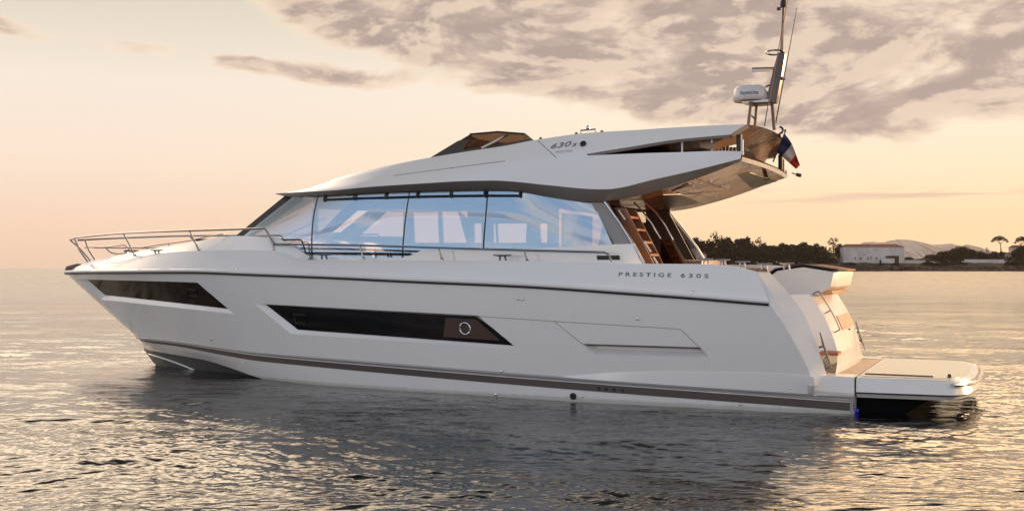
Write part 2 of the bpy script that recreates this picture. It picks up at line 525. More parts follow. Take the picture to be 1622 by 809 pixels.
bC = pl((-.5, 2.10), (0, 2.18), (.8, 2.32), (2, 2.42), (4, 2.46), (7, 2.41), (9.5, 2.2), (11.5, 1.8), (13.5, 1.24), (15, .76), (16, .38), (stem_C.x, 0))

pxS2 = [(273, 540), (354, 551.5), (400, 558), (500, 567), (640, 578.5), (840, 594.5), (1040, 609), (1240, 622), (1353, 629)]
pxS1 = [(273, 543), (354, 555), (400, 562), (500, 571.5), (640, 583.5), (840, 600), (1040, 615), (1240, 629.5), (1353, 637.5)]
pxS0 = [(273, 547), (354, 562), (400, 570), (500, 580.5), (640, 593.5), (840, 611), (1040, 627), (1240, 642), (1353, 650.5)]
pxR = [(150, 430.8), (200, 430.5), (300, 430), (400, 433.5), (530, 438.5), (634, 443.5), (840, 452.5), (1000, 463.3), (1100, 470.5), (1218, 480)]
rowR = Row(pxR, bR, [stem_R]); rowS2 = Row(pxS2, bS, [stem_S]); rowS0 = Row(pxS0, bS0, [stem_S0])
rowC = Row([(274, 561), (322, 569.5), (367, 583), (410, 598)], bC, [stem_C, (10.5, 0, -.12), (8, 0, -.22), (4, 0, -.28), (0, 0, -.3)])
rowS2w = Row(pxS2[:-1] + [(1291, 626)], bS, [stem_S])      # the topside stops at the quarter

NST = 110
ts = tt(NST)
hull = MB()
keel = []
zk = pl((0, -.8), (8, -.95), (12, -.95), (14.5, -.7), (15.6, -.35), (stem_W.x - .35, -.14))
for t_ in ts:
    x = (stem_W.x - .35) * t_
    keel.append(Vector((x, 0, zk(x))))
rows = [keel]
for w in (.5,):
    rows.append([keel[i].lerp(rowC.s(t_), w) + Vector((0, .10 * (1 - t_), -.04)) for i, t_ in enumerate(ts)])
rows.append([rowC.s(t_) + Vector((0, -.24 * min(1, rowC.s(t_).y / .9) ** 1.5, .012 - .05 * t_)) for t_ in ts])      # chine flat
rows.append([rowC.s(t_) for t_ in ts])
rows.append([rowC.s(t_) .lerp(rowS0.s(t_), .5) for t_ in ts])
rows.append([rowS0.s(t_) for t_ in ts])
rows.append([rowS2.s(t_) for t_ in ts])
side_rows = []
NW = 14
for k in range(NW + 1):
    w = k / NW; r_ = []
    for t_ in ts:
        p = rowS2w.s(t_).lerp(rowR.s(t_), w)
        bl = 4 * w * (1 - w)
        p.x += -.10 * bl * (1 - t_) ** 8 + .05 * bl * t_ ** 30       # curved quarter, full stem
        p.y += (-.05 * bl) * max(0, (t_ - .45) / .55) ** 1.0 * (1 - t_ ** 6) + .025 * bl * (1 - t_)   # hollow flare forward, fuller aft
        r_.append(p)
    side_rows.append(r_)
side_rows[0] = [p + Vector((0, -.002, .004)) for p in side_rows[0]]
for i in range(len(side_rows)): side_rows[i][-1].y = 0
allrows = rows + side_rows
star = [[Vector((p.x, -p.y, p.z)) for p in r_] for r_ in allrows]
full = allrows[::-1] + star[1:]
nl = len(allrows) - 4                                           # rows below this one are bottom paint
ids = [[hull.vert(p) for p in r_] for r_ in full]
for i in range(len(full) - 1):
    hull.cur = 1 if nl <= i < len(full) - 1 - nl else 0
    for j in range(NST):
        hull.face((ids[i][j], ids[i][j + 1], ids[i + 1][j + 1], ids[i + 1][j]))
hull.cur = 0
# close: deck cap and transom
nR = len(full)
for j in range(NST):
    hull.face((ids[0][j + 1], ids[0][j], ids[-1][j], ids[-1][j + 1]))
for i in range((nR - 1) // 2 - 1):
    hull.face((ids[i][0], ids[i + 1][0], ids[nR - 2 - i][0], ids[nR - 1 - i][0]))
i = (nR - 1) // 2 - 1
hull.face((ids[i][0], ids[i + 1][0], ids[i + 2][0]))

# collision tree of the port topside
tb = MB(); tb.grid(rows[3:] + side_rows); HT = BVHTree.FromPolygons([tuple(p) for p in tb.v], tb.f)


hb_ = MB(); hb_.grid(rows + side_rows); hull_bt = BVHTree.FromPolygons([tuple(p) for p in hb_.v], hb_.f)


def hit(u, v, tree=None):
    r = ray(u, v).normalized()
    loc, nor, idx, dist = (tree or HT).ray_cast(C, r)
    if loc is None:
        q = C + r * ((bR(5) - C.y) / r.y); return q, Vector((0, 1, 0))
    if nor.dot(r) > 0: nor = -nor
    return loc, nor


def quadgrid(q, nx, ny, tree=None, off=0.0):
    """q = pixel corners top-left, top-right, bottom-right, bottom-left -> grid of surface points"""
    rows_ = []
    for j in range(ny + 1):
        b = j / ny; r_ = []
        for i in range(nx + 1):
            a = i / nx
            u = (q[0][0] * (1 - a) + q[1][0] * a) * (1 - b) + (q[3][0] * (1 - a) + q[2][0] * a) * b
            v = (q[0][1] * (1 - a) + q[1][1] * a) * (1 - b) + (q[3][1] * (1 - a) + q[2][1] * a) * b
            p, n = hit(u, v, tree); r_.append(p + n * off)
        rows_.append(r_)
    return rows_


def cutter(A, B, depth, nx=14, ny=3):
    e = .16
    A2 = [(a[0] + (a[0] - b[0]) * e, a[1] + (a[1] - b[1]) * e) for a, b in zip(A, B)]
    outer = quadgrid(A2, nx, ny, off=depth * e); inner = quadgrid(B, nx, ny, off=-depth)
    mb = MB(); a = mb.grid(outer); b = mb.grid(inner, flip=True); m, n = len(a), len(a[0])
    for j in range(n - 1):
        mb.face((a[0][j + 1], a[0][j], b[0][j], b[0][j + 1])); mb.face((a[-1][j], a[-1][j + 1], b[-1][j + 1], b[-1][j]))
    for i in range(m - 1):
        mb.face((a[i][0], a[i + 1][0], b[i + 1][0], b[i][0])); mb.face((a[i + 1][-1], a[i][-1], b[i][-1], b[i + 1][-1]))
    return mb


W1A = [(121, 442), (312, 447), (371, 497), (160, 474)]; W1B = [(134, 443.5), (310, 449.5), (364, 491), (163, 469)]
W2A = [(402, 480.5), (757, 499.5), (820, 552), (461, 528.5)]; W2B = [(418, 483.5), (752, 502), (815, 548), (468.5, 523)]
VA = [(921, 544), (1109, 549.5), (1125, 567.5), (938, 561)]; VB = [(929, 546), (1107, 552), (1113, 561), (942, 555.5)]

hull_o = hull.build('hull', ['hull_gelcoat', 'bottom_paint'], yacht, ang=24)
dg = None
cut_obs = []
for A, B, dep in ((W1A, W1B, .07), (W2A, W2B, .07), (VA, VB, .2)):
    c_o = cutter(A, B, dep).build('cut', 'gelcoat', None, smooth=False); cut_obs.append(c_o)
    md = hull_o.modifiers.new('b', 'BOOLEAN'); md.operation = 'DIFFERENCE'; md.object = c_o; md.solver = 'EXACT'; md.use_self = True
for c_o in cut_obs: c_o.parent = yacht
bpy.context.view_layer.update()
dg = bpy.context.evaluated_depsgraph_get()
me2 = bpy.data.meshes.new_from_object(hull_o.evaluated_get(dg), preserve_all_data_layers=True, depsgraph=dg)
hull_o.modifiers.clear(); hull_o.data = me2; me2.name = 'hull'
me2.polygons.foreach_set('use_smooth', [True] * len(me2.polygons)); me2.set_sharp_from_angle(angle=R(24))
for c_o in cut_obs: bpy.data.objects.remove(c_o)

m = MB(); m.shell(quadgrid([(926, 545.6), (1107.5, 551.4), (1109, 553.4), (928, 547.6)], 10, 1, off=-.05), (0, -.02, 0)); m.build('vent_shade', 'groove', hull_o)  # dark strip standing for the shade under the recess's top edge
# ---- hull windows
for B, cols in ((W1B, 16), (W2B, 24)):
    w = MB(); w.shell(quadgrid(B, cols, 3, off=-.058), lambda i, j: Vector((0, -.012, 0)))
    wo = w.build('hull_window', 'black_glass', hull_o)
    if B is W2B:
        p, n = hit(734.5, 521); rg = MB()
        a = n.orthogonal().normalized(); b = n.cross(a); p = p - n * .052
        rg.tube([p + (a * math.cos(k * math.pi / 16) + b * math.sin(k * math.pi / 16)) * .105 for k in range(33)], .016, 8, False)
        rg.build('porthole_ring', 'chrome', wo)
        pn = MB(); pn.shell(quadgrid([(703, 503.5), (752, 506), (790, 540), (700, 534)], 6, 3, off=-.054), lambda i, j: Vector((0, -.003, 0)))
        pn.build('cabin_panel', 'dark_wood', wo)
        q4 = [(462, 499), (481, 500), (481, 514), (466, 513)]
    else:
        q4 = [(293, 459.5), (309, 460.5), (309, 470.5), (295, 470)]
    fr = MB()
    c4 = [hit(*q)[0] - hit(*q)[1] * .053 for q in q4]
    fr.tube(c4 + [c4[0], c4[1]], .016, 6, False)
    fr.build('opening_port', 'black_rubber', wo)

# ---- stripe, mouldings, rub rail
bS1 = lambda x: bS(x) * .45 + bS0(x) * .55
def strip_between(r0, r1, off, n=120, xa=None, xb=None):
    out = [[], []]
    for t_ in tt(n):
        for q, rw in enumerate((r0, r1)):
            xa_ = rw.x0 if xa is None else xa
            x = xa_ + (rw.x1 - xa_) * t_
            out[q].append(rw.at(x, off))
    return out
rowS1 = Row(pxS1, bS1, [bp(219, 534.5, 0)])
st = MB(); st.shell(strip_between(rowS0, rowS1, .010), (0, -.03, 0)); st.mirror(); st.build('boot_stripe', 'stripe_paint', hull_o)
mo = MB(); mo.tube([rowS2.at(rowS2.x0 + (rowS2.x1 - rowS2.x0) * t_, .004) for t_ in tt(120)], .028, 8); mo.mirror()
mo.build('spray_moulding', 'moulding', hull_o)
mo = MB(); mo.tube([rowS1.at(rowS1.x0 + (rowS1.x1 - rowS1.x0) * t_, .0, .03) for t_ in tt(120)], .018, 8); mo.mirror()
mo.build('spray_moulding', 'moulding', hull_o)
rr = MB(); rr.tube([rowR.at(rowR.x0 + (rowR.x1 - rowR.x0) * t_, .012, .022) for t_ in tt(120)], .035, 8); rr.mirror(); rr.build('rub_rail', 'gelcoat', hull_o)
rr = MB(); rr.tube([rowR.at(rowR.x0 + (rowR.x1 - rowR.x0) * t_, .012, -.026) for t_ in tt(120)], .02, 8); rr.mirror(); rr.build('rub_rail_seal', 'black_rubber', hull_o)
# transom corner trim where the stripe ends
tr = MB(); tr.slab([(0.0, 2.235, rowS0.z(0) - .03), (.05, 2.24, rowS0.z(0) - .03), (.05, 2.25, rowS2.z(0)), (0, 2.245, rowS2.z(0))], (0, -.06, 0)); tr.pair('corner_trim', 'moulding', hull_o)

# spray rail under the bow
sr = MB(); P = []
for i in range(17):
    a = i / 16; u = 236 + 76 * a; v = 560.5 + 27 * a - 1.5 * math.sin(math.pi * a)
    q = hull_bt.ray_cast(C, ray(u, v).normalized())
    if q[0] is not None: P.append(q[0] + q[1] * .004)
sr.tube(P, .022, 6); sr.build('spray_rail', 'gelcoat', hull_o)

# flared lower panel aft
pan = MB(); NP = 40; g = [[], [], []]
px_cr = pchip([860, 900, 945, 988, 1060, 1140, 1240, 1289], [598.5, 595, 591.5, 589, 588, 588.5, 591, 597])
px_s2 = pchip([p[0] for p in pxS2], [p[1] for p in pxS2])
for i in range(NP + 1):
    u = 862 + (1290 - 862) * i / NP
    k = min(1, i / 6)
    for j, wv in enumerate((0, .5, 1)):
        v = px_cr(u) * (1 - wv) + (px_s2(u) - 2.0) * wv
        p, n = hit(u, v); g[j].append(p + n * ((.004 + .03 * wv) * k + .002))
pan.shell(g, (0, -.03, 0)); pan.build('quarter_panel', 'gelcoat', hull_o)


def seam(uvs, r=.006, mat='groove', parent=None, tree=None, n=10, name='panel_seam', sink=0.0):
    P = []
    for (a, b) in zip(uvs[:-1], uvs[1:]):
        for i in range(n):
            w = i / n; p, nn = hit(a[0] * (1 - w) + b[0] * w, a[1] * (1 - w) + b[1] * w, tree); P.append(p - nn * sink)
    p, nn = hit(*uvs[-1], tree); P.append(p - nn * sink)
    m = MB(); m.tube(P, r, 6); return m.build(name, mat, parent or hull_o)


seam([(757, 500.5), (875, 508.5), (1078, 521), (1107, 549)], .0045)
seam([(878, 509), (922, 544)], .0045)
for u, v, r in ((335, 537, .028), (820, 473, .024), (828, 473.4, .024), (1010.5, 504.5, .028), (795, 587.5, .028), (1253, 615, .03), (387, 573, .018), (1172, 640, .02), (786, 624, .03), (922, 627.5, .022)):
    p, n = hit(u, v); m = MB(); m.lathe(p - n * .01, [(r, 0), (r, .02), (r * .7, .035), (r * .3, .04)], n, 14); m.build('skin_fitting', 'chrome', hull_o)
p, n = hit(908, 627); m = MB(); m.lathe(p - n * .01, [(.06, 0), (.06, .025), (.045, .03), (.043, .018), (.001, .016)], n, 20); m.build('exhaust_outlet', 'black_rubber', hull_o)
for u, v in ((949, 614.5), (960.5, 615.3), (973, 616.3), (986.5, 617.6)):
    p, n = hit(u, v); m = MB(); m.lathe(p + n * .002, [(.03, 0), (.03, .012), (.02, .016), (.019, .013), (.001, .013)], n, 12); m.build('drain_hole', 'black_rubber', hull_o)

# ------------------------------------------------------------------ bulwark and decks
bD = lambda x: bR(x) - pl((-.5, .14), (3, .17), (9, .22), (13, .34), (16, .36), (18, .22), (19.3, .0))(x)
pxD = [(125, 424.5), (150, 417), (209, 406), (260, 400.5), (300, 398), (360, 396), (425, 396), (445, 399), (475, 410.5), (500, 411.8), (640, 412), (680, 412.5), (800, 413), (900, 415), (960, 417.3), (1110, 418), (1160, 421.5), (1199, 430)]
rowD = Row(pxD, bD, [stem_R + Vector((.0, 0, .02))])
rowRb = Row(pxR, bR, [stem_R])
bul = MB(); b0, b1, b2, b3, b4 = [], [], [], [], []
for t_ in tt(150):
    a = rowRb.s(t_) + Vector((0, -.005, .03 * min(1, (1 - t_) * 20))); d = rowD.s(t_)
    b0.append(a); m_ = a.lerp(d, .72); kk = max(0, min(1, (.95 - abs(t_ - .45) * 2)))
    m_.y += .035 * kk; b1.append(m_); b2.append(d); b3.append(d + Vector((0, -.13 * min(1, (1 - t_) * 8), .0))); b4.append(d + Vector((0, -.15 * min(1, (1 - t_) * 8), -.45 * min(1, (1 - t_) * 8))))
bul.grid([b0, b1, b2, b3, b4]); bt = BVHTree.FromPolygons([tuple(p) for p in bul.v], bul.f)
bul.mirror(); bul_o = bul.build('bulwark', 'gelcoat', yacht, ang=20)

# foredeck and trunk
bT = pl((10.6, 2.18), (11.5, 2.12), (12.2, 2.0), (13.0, 1.72), (14.0, 1.42), (15.5, 1.06), (17.3, .62), (18.4, .30), (stem_R.x - .05, 0))
pxT = [(125, 421), (143, 413.5), (175, 406.5), (209, 400.3), (239, 394.5), (298, 385), (328, 379), (352, 375), (376, 373.6), (410, 375), (441, 378.5), (467, 392), (491, 407)]
rowT = Row(pxT, bT, [stem_R + Vector((-.05, 0, .05))])
fd = MB(); f0, f1, f2, f3, f4 = [], [], [], [], []
for t_ in tt(80):
    q = rowT.s(t_)
    xd = max(rowD.x0, min(rowD.x1, q.x)); d = rowD.at(xd) + Vector((0, -.02, -.01))
    f0.append(d); f1.append(d.lerp(q, .45) + Vector((0, 0, -.015))); f2.append(q)
    f3.append(Vector((q.x, q.y * .85, q.z + .004))); f4.append(Vector((q.x, 0, q.z + .008)))
fd.grid([f0, f1, f2, f3, f4]); fdt = BVHTree.FromPolygons([tuple(p) for p in fd.v], fd.f)
fd.mirror(); fd.build('foredeck', 'gelcoat', yacht, ang=28)
# side decks / cockpit sole under everything
sd_ = MB(); sd_.slab([(1.7, 2.3, 1.45), (11.5, 2.3, 1.75), (11.5, -2.3, 1.75), (1.7, -2.3, 1.45)], (0, 0, -.08)); sd_.build('side_deck', 'teak', yacht)

# ------------------------------------------------------------------ deckhouse
bGb = pl((3, 2.12), (5, 2.16), (9, 2.15), (10.5, 2.08), (11.6, 1.97), (12.4, 1.82), (13.2, 1.55), (13.9, 1.25))
bGt = pl((3, 1.92), (5, 1.95), (9, 1.93), (10.3, 1.80), (11.3, 1.58), (12.2, 1.30), (13, 1.0))
bCo = lambda x: bGb(x) + .02
# coaming under the side windows
pxCo = [(489, 407.5), (640, 407.8), (650, 404), (667, 396.8), (700, 396), (840, 393.6), (900, 391), (972, 387), (1004, 386)]
rowCo = Row(pxCo, bCo, lin_=True)
co = MB(); c0, c1 = [], []
for t_ in tt(100):
    p = rowCo.s(t_); c0.append(p); c1.append(Vector((p.x - (.42 if t_ == 0 else .42 * max(0, 1 - t_ * 14)), p.y + .03, 1.6)))
co.shell([c0, c1], (0, -.06, 0)); co_t = BVHTree.FromPolygons([tuple(p) for p in co.v], co.f); co.mirror(); co_o = co.build('coaming', 'gelcoat', yacht, ang=20)
m = MB(); m.shell(quadgrid([(945, 404.5), (981, 404.5), (982, 411.5), (946, 411.5)], 4, 1, co_t, .004), (0, -.03, 0)); m.build('air_vent', 'black_rubber', co_o)

# side glazing
rowGb = Row([(383, 375), (440, 393), (492, 409), (640, 410.5), (800, 408), (972, 388)], bGb, [])
rowGt = Row([(467, 312.6), (503, 312.5), (648, 305), (800, 302), (825, 303.5), (880, 311), (937, 320.5)], bGt, [])
cab = thing  # (keeps the name free)


def gl_pt(t_, w):
    """t_: 0 aft .. 1 fore, w: 0 sill .. 1 head"""
    a = rowGb.s(t_); b = rowGt.s(t_) + Vector((-.02, -.02, .07))
    p = a.lerp(b, w); p.y += .015 * 4 * w * (1 - w); return p


def glass_panel(side):
    g_ = [[gl_pt(i / 60, j / 8) for i in range(61)] for j in range(9)]
    if side < 0: g_ = [[Vector((p.x, -p.y, p.z)) for p in r_] for r_ in g_]
    m = MB(); m.grid(g_); return m


gm = glass_panel(1); GT = BVHTree.FromPolygons([tuple(p) for p in gm.v], gm.f)
dh = MB()
# sill inside + floor + ceiling lining make one dark shell
dh.box((8.3, 0, 1.72), (9.2, 3.9, .08))
dh.build('saloon_floor', 'wood', yacht)


def pane(u0, u1, side, name='side_window', mat='coated_glass'):
    """pane between mullion lines given at sill (u0) and head"""
    rows_ = []
    for j in range(9):
        w = j / 8; r_ = []
        for i in range(21):
            a = i / 20
            ts_ = (u0[0] * (1 - w) + u0[1] * w) * (1 - a) + (u1[0] * (1 - w) + u1[1] * w) * a
            p = gl_pt(ts_, w)
            if side < 0: p = Vector((p.x, -p.y, p.z))
            r_.append(p)
        rows_.append(r_)
    m = MB(); m.shell(rows_, (0, -.012 * side, 0)); return m.build(name, mat, yacht)


def t_of(u, v):
    """glazing parameter of a pixel"""
    p, n = hit(u, v, GT); best = None
    w = .5
    for _ in range(3):
        bt_, bd = 0, 1e9
        for k in range(401):
            q = gl_pt(k / 400, w)
            dd = abs(q.x - p.x)
            if dd < bd: bd, bt_ = dd, k / 400
        a = gl_pt(bt_, 0).z; b = gl_pt(bt_, 1).z; w = max(0, min(1, (p.z - a) / (b - a)))
    return bt_, w


mull = [((972, 386), (936, 322)), ((765, 394), (773, 304.5)), ((638, 407), (648, 307.5)), ((494, 401), (503, 314.5)), ((386, 374), (466, 314))]
tms = []
for a, b in mull:
    (ta, wa), (tb_, wb_) = t_of(*a), t_of(*b)
    sl = (tb_ - ta) / (wb_ - wa); tms.append((ta - sl * wa, ta + sl * (1 - wa)))
tms[0] = (0.0, 0.0); tms[-1] = (1.0, 1.0)
e_ = .0022
for k in range(4):
    a, b = tms[k], tms[k + 1]
    pane((a[0] + e_, a[1] + e_), (b[0] - e_, b[1] - e_), 1)
    pane((a[0] + e_, a[1] + e_), (b[0] - e_, b[1] - e_), -1, 'side_window', 'clear_glass')
for k in range(1, 4):
    for sd__ in (1, -1):
        m = MB(); P = [gl_pt(tms[k][0] * (1 - j / 8) + tms[k][1] * j / 8, j / 8) for j in range(9)]
        m.tube([Vector((p.x, (p.y - .006) * sd__, p.z)) for p in P], .013 if sd__ > 0 else .03, 6); m.build('window_mullion', 'black_rubber', yacht)

# windscreen: two A-pillars, a bowed pane, wipers
A0, A1 = bp(377, 373.5, bGb(13.4) - .02), bp(460, 311, bGt(12.1) - .02)
pa0 = [rowGb.s(1) + Vector((.02, .01, -.03)), rowGt.s(1) + Vector((.02, .01, .05))]
for sg in (1, -1):
    m = MB()
    q = [bp(372, 374.5, 1.46), bp(384.5, 374.5, 1.50), bp(470, 312.5, 1.33), bp(453, 308.5, 1.26)]
    q = [Vector((p.x, p.y * sg, p.z)) for p in q]
    m.slab(q, (0, -.07 * sg, 0)); m.build('windscreen_pillar', 'black_rubber', yacht)
ws = MB(); r0, r1 = [], []
wb, wt = bp(376, 374, 1.42), bp(459, 310, 1.22)
for i in range(25):
    a = -1 + i / 12
    bow = 1 - a * a
    r0.append(Vector((wb.x + .42 * bow, wb.y * a, wb.z))); r1.append(Vector((wt.x + .38 * bow, wt.y * a, wt.z)))
ws.shell([[p.lerp(q, j / 5) for p, q in zip(r0, r1)] for j in range(6)], (-.012, 0, 0)); ws.build('windscreen', 'clear_glass', yacht)
for a, b in (((.3, .05), (-.25, .62)), ((-.45, .05), (-.85, .55))):
    f_ = lambda s_, w_: (Vector((wb.x + .42 * (1 - s_ * s_), wb.y * s_, wb.z)).lerp(Vector((wt.x + .38 * (1 - s_ * s_), wt.y * s_, wt.z)), w_) + Vector((.03, 0, .02)))
    m = MB(); m.tube([f_(*a), f_((a[0] + b[0]) / 2, (a[1] + b[1]) / 2), f_(*b)], .014, 6); m.build('windscreen_wiper', 'black_rubber', yacht)
for sg in (1, -1):                       # inner frame posts beside the windscreen, seen through the panes
    m = MB(); m.tube([(12.7, 1.6 * sg, 2.7), (11.0, 1.5 * sg, 3.75)], .05, 8); m.build('inner_post', 'interior_dark', yacht)
# starboard side of the saloon as it shows through the panes: header, waist and the posts between its windows
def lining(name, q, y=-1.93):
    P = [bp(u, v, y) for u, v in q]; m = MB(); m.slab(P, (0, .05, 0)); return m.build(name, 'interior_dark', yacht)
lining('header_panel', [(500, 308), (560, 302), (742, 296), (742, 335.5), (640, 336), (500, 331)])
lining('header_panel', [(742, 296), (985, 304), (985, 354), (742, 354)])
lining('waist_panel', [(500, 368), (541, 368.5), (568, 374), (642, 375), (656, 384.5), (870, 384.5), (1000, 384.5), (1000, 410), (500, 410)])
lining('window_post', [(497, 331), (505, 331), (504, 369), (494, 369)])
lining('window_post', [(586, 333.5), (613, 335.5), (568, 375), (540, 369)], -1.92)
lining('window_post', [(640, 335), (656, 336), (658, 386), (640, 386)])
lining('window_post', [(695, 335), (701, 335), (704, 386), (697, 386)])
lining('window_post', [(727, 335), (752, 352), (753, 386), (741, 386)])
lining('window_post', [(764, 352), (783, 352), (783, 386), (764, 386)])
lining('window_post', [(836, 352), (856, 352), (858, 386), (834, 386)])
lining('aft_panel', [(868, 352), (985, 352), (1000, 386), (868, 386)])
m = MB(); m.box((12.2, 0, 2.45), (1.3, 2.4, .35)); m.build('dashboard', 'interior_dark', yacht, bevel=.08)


def seat(x, y, h, wd, name, mat='interior_seat'):
    m = MB(); m.box((x, y, 2.05), (.6, wd, .5)); m.build(name, mat, yacht, bevel=.08)
    m = MB(); m.box((x - .33, y, 2.05 + h / 2), (.16, wd, h)); m.build('seat_back', mat, yacht, bevel=.06)


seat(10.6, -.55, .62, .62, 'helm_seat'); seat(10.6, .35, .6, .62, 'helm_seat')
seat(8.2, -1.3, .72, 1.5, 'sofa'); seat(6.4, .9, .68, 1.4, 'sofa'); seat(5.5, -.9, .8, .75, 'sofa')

# ------------------------------------------------------------------ hardtop
nose = bp(455, 309, .92)
bB2 = pl((1.6, 1.84), (3, 1.9), (4.8, 1.97), (9, 1.96), (10.4, 1.80), (11.4, 1.55), (12.0, 1.30), (nose.x, .92))
bB1 = pl((1.4, 2.02), (3, 2.14), (4.4, 2.24), (7, 2.25), (9, 2.16), (10.3, 1.94), (11.4, 1.60), (12.1, 1.26), (nose.x, .92))
bCR = pl((1.4, 1.94), (3, 2.03), (5, 2.08), (7, 2.05), (8.6, 1.95), (10.2, 1.70), (11.4, 1.40), (12.1, 1.14), (nose.x, .92))
bTt = pl((1.4, 1.72), (3, 1.75), (6, 1.72), (8, 1.62), (9.5, 1.48), (11, 1.25), (12, 1.06), (nose.x, .92))
pxB2 = [(469, 312.3), (540, 308.3), (626, 304), (680, 302.5), (740, 301.5), (800, 301.7), (830, 304.5), (865, 311), (915, 318.7), (934, 320), (980, 316), (1054, 298.8), (1110, 280.5), (1157, 262.5), (1177, 254.5)]
pxB1 = [(520, 302), (586, 296), (640, 292.3), (679, 290), (730, 287), (782, 286), (820, 288.3), (865, 293), (961, 299.8), (1040, 283.3), (1110, 267.5), (1173, 251.5)]
pxCR = [(540, 291), (623, 278), (680, 270.6), (740, 262), (800, 254.5), (881, 249.5), (929, 246.5), (1000, 243.5), (1080, 241), (1140, 239), (1176, 240)]
pxTt = [(475, 302), (540, 280.5), (596, 266.5), (682, 249.5), (740, 240), (800, 231), (847, 222), (943, 209.8), (1009, 206), (1060, 202.5), (1110, 199.7), (1183, 197)]
rB2 = Row(pxB2, bB2, [nose + Vector((0, 0, -.005))]); rB1 = Row(pxB1, bB1, [nose], lin_=False)
rCR = Row(pxCR, bCR, [nose + Vector((0, 0, .004))]); rT = Row(pxTt, bTt, [nose + Vector((0, 0, .008))])
NR = 140


def rrow(r_, n=NR, xa=None):
    xa = r_.x0 if xa is None else xa
    return [r_.at(xa + (r_.x1 - xa) * i / n) for i in range(n + 1)]


xU = on(929, 246, bCR).x                                       # where the slot opens
top = MB()
# lower body: brow edge B1 up to crease CR, full length
g1 = rrow(rB1); g2 = rrow(rCR)
mid = [a.lerp(b, .5) + Vector((0, .03, 0)) for a, b in zip(g1, g2)]
top.grid([g1, mid, g2])
# upper body forward of the slot
k0 = min(range(NR + 1), key=lambda i: abs(g2[i].x - xU))
g2f = g2[k0:]
nf = len(g2f) - 1
xT0 = on(905, 214, bTt).x
g3f = rrow(rT, nf, xT0)
midf = [a.lerp(b, .5) + Vector((0, .03 * min(1, (nf - i) / 20), 0)) for i, (a, b) in enumerate(zip(g2f, g3f))]
top.grid([g2f, midf, g3f])
# roof top forward of the wind-screen, crown
top.grid([g3f, [Vector((p.x, p.y * .8, p.z + .005)) for p in g3f], [Vector((p.x, 0, p.z + .012)) for p in g3f]])
TB = BVHTree.FromPolygons([tuple(p) for p in top.v], top.f)
top.mirror(); top_o = top.build('hardtop', 'gelcoat', yacht, ang=22)
# grey brow / chamfer under the body
br = MB(); h1 = rrow(rB1); h2 = rrow(rB2)
br.grid([h1, [a.lerp(b, .5) + Vector((0, .012, -.01)) for a, b in zip(h1, h2)], h2]); br.mirror(); br.build('brow', 'grey_paint', yacht, ang=20)
# saloon ceiling lining
ce = MB(); h3 = [Vector((p.x, p.y - .05, p.z + .03)) for p in h2 if p.x > 5.0]
ce.grid([h3, [Vector((p.x, 0, p.z + .03)) for p in h3]]); ce.mirror(); ce.build('saloon_ceiling', 'interior_dark', yacht)
# cockpit soffit
so = MB(); h4 = [p for p in h2 if p.x <= 5.3]
zin = lambda p: p.z + .02
so.grid([h4, [Vector((p.x, p.y - .25, p.z + .03)) for p in h4], [Vector((p.x, 0, p.z + .03)) for p in h4]]); so.mirror()
SOF = BVHTree.FromPolygons([tuple(p) for p in so.v], so.f)
so_o = so.build('cockpit_soffit', 'soffit', yacht)

# upper wing above the slot
bU = lambda x: bCR(x) - .03
pxU = [(929, 244), (1000, 232.5), (1073, 221), (1115, 217), (1157, 213.2)]
rU = Row(pxU, bU, [])
wg = MB(); n_ = 50
xe = rT.x0
u_in = []; u_out = []; t_out = []
for i in range(n_ + 1):
    a = i / n_
    x_u = rU.x0 + (rU.x1 - rU.x0) * a; x_t = xe + (g3f[0].x + .15 - xe) * a
    t_out.append(rT.at(x_t)); u_out.append(rU.at(x_u))
m_out = [p.lerp(q, .5) + Vector((0, .025, 0)) for p, q in zip(t_out, u_out)]
wg.grid([t_out, m_out, u_out]); wg.cur = 1
u_in = [p + Vector((0, -.16, -.035)) for p in u_out]
t_in = [p + Vector((0, -.22, -.03)) for p in t_out]
wg.grid([u_out, [p + Vector((0, -.03, -.045)) for p in u_out], u_in]); wg.cur = 2
wg.grid([u_in, t_in]); wg.cur = 0
wg.grid([t_in, t_out]); wg.cur = 1
wg.poly([t_out[0], m_out[0], u_out[0], u_in[0], t_in[0]])
UWT = BVHTree.FromPolygons([tuple(p) for p in wg.v], wg.f)
wg.mirror(); wg_o = wg.build('upper_wing', ['gelcoat', 'grey_paint', 'bronze_paint'], yacht, ang=25)

# lower wing: inner wall, cap and aft end
lw_ = MB(); low = [p for p in g2[:k0 + 1]]
lin_in = [p + Vector((0, -.16, .0)) for p in low]
flr = [Vector((p.x, p.y - .2, rB2.at(max(rB2.x0, p.x)).z + .12)) for p in low]
lw_.grid([low, lin_in, flr]); lw_.pair('wing_coaming', 'gelcoat', yacht, ang=25)
ff_ = MB(); ff_.grid([flr, [Vector((p.x, 0, p.z)) for p in flr]]); ff_.mirror(); ff_.build('flybridge_sole', 'teak', yacht)
# aft ends of the lower wing: closing fascia across the stern edge
fa = MB()
e1, e2, e3 = g2[0], g1[0], h2[0]
sec = [e1, e2, e3]
fr_ = []
for i in range(25):
    a = 1 - 2 * i / 24
    bow = .10 * (1 - a * a)
    fr_.append([Vector((p.x - bow, p.y * a, p.z)) for p in (e1 + Vector((0.02, 0, -.16)), e2 + Vector((-.03, 0, .03)), e3)])
fa.grid(fr_)
fa.build('aft_fascia', 'gelcoat', yacht)

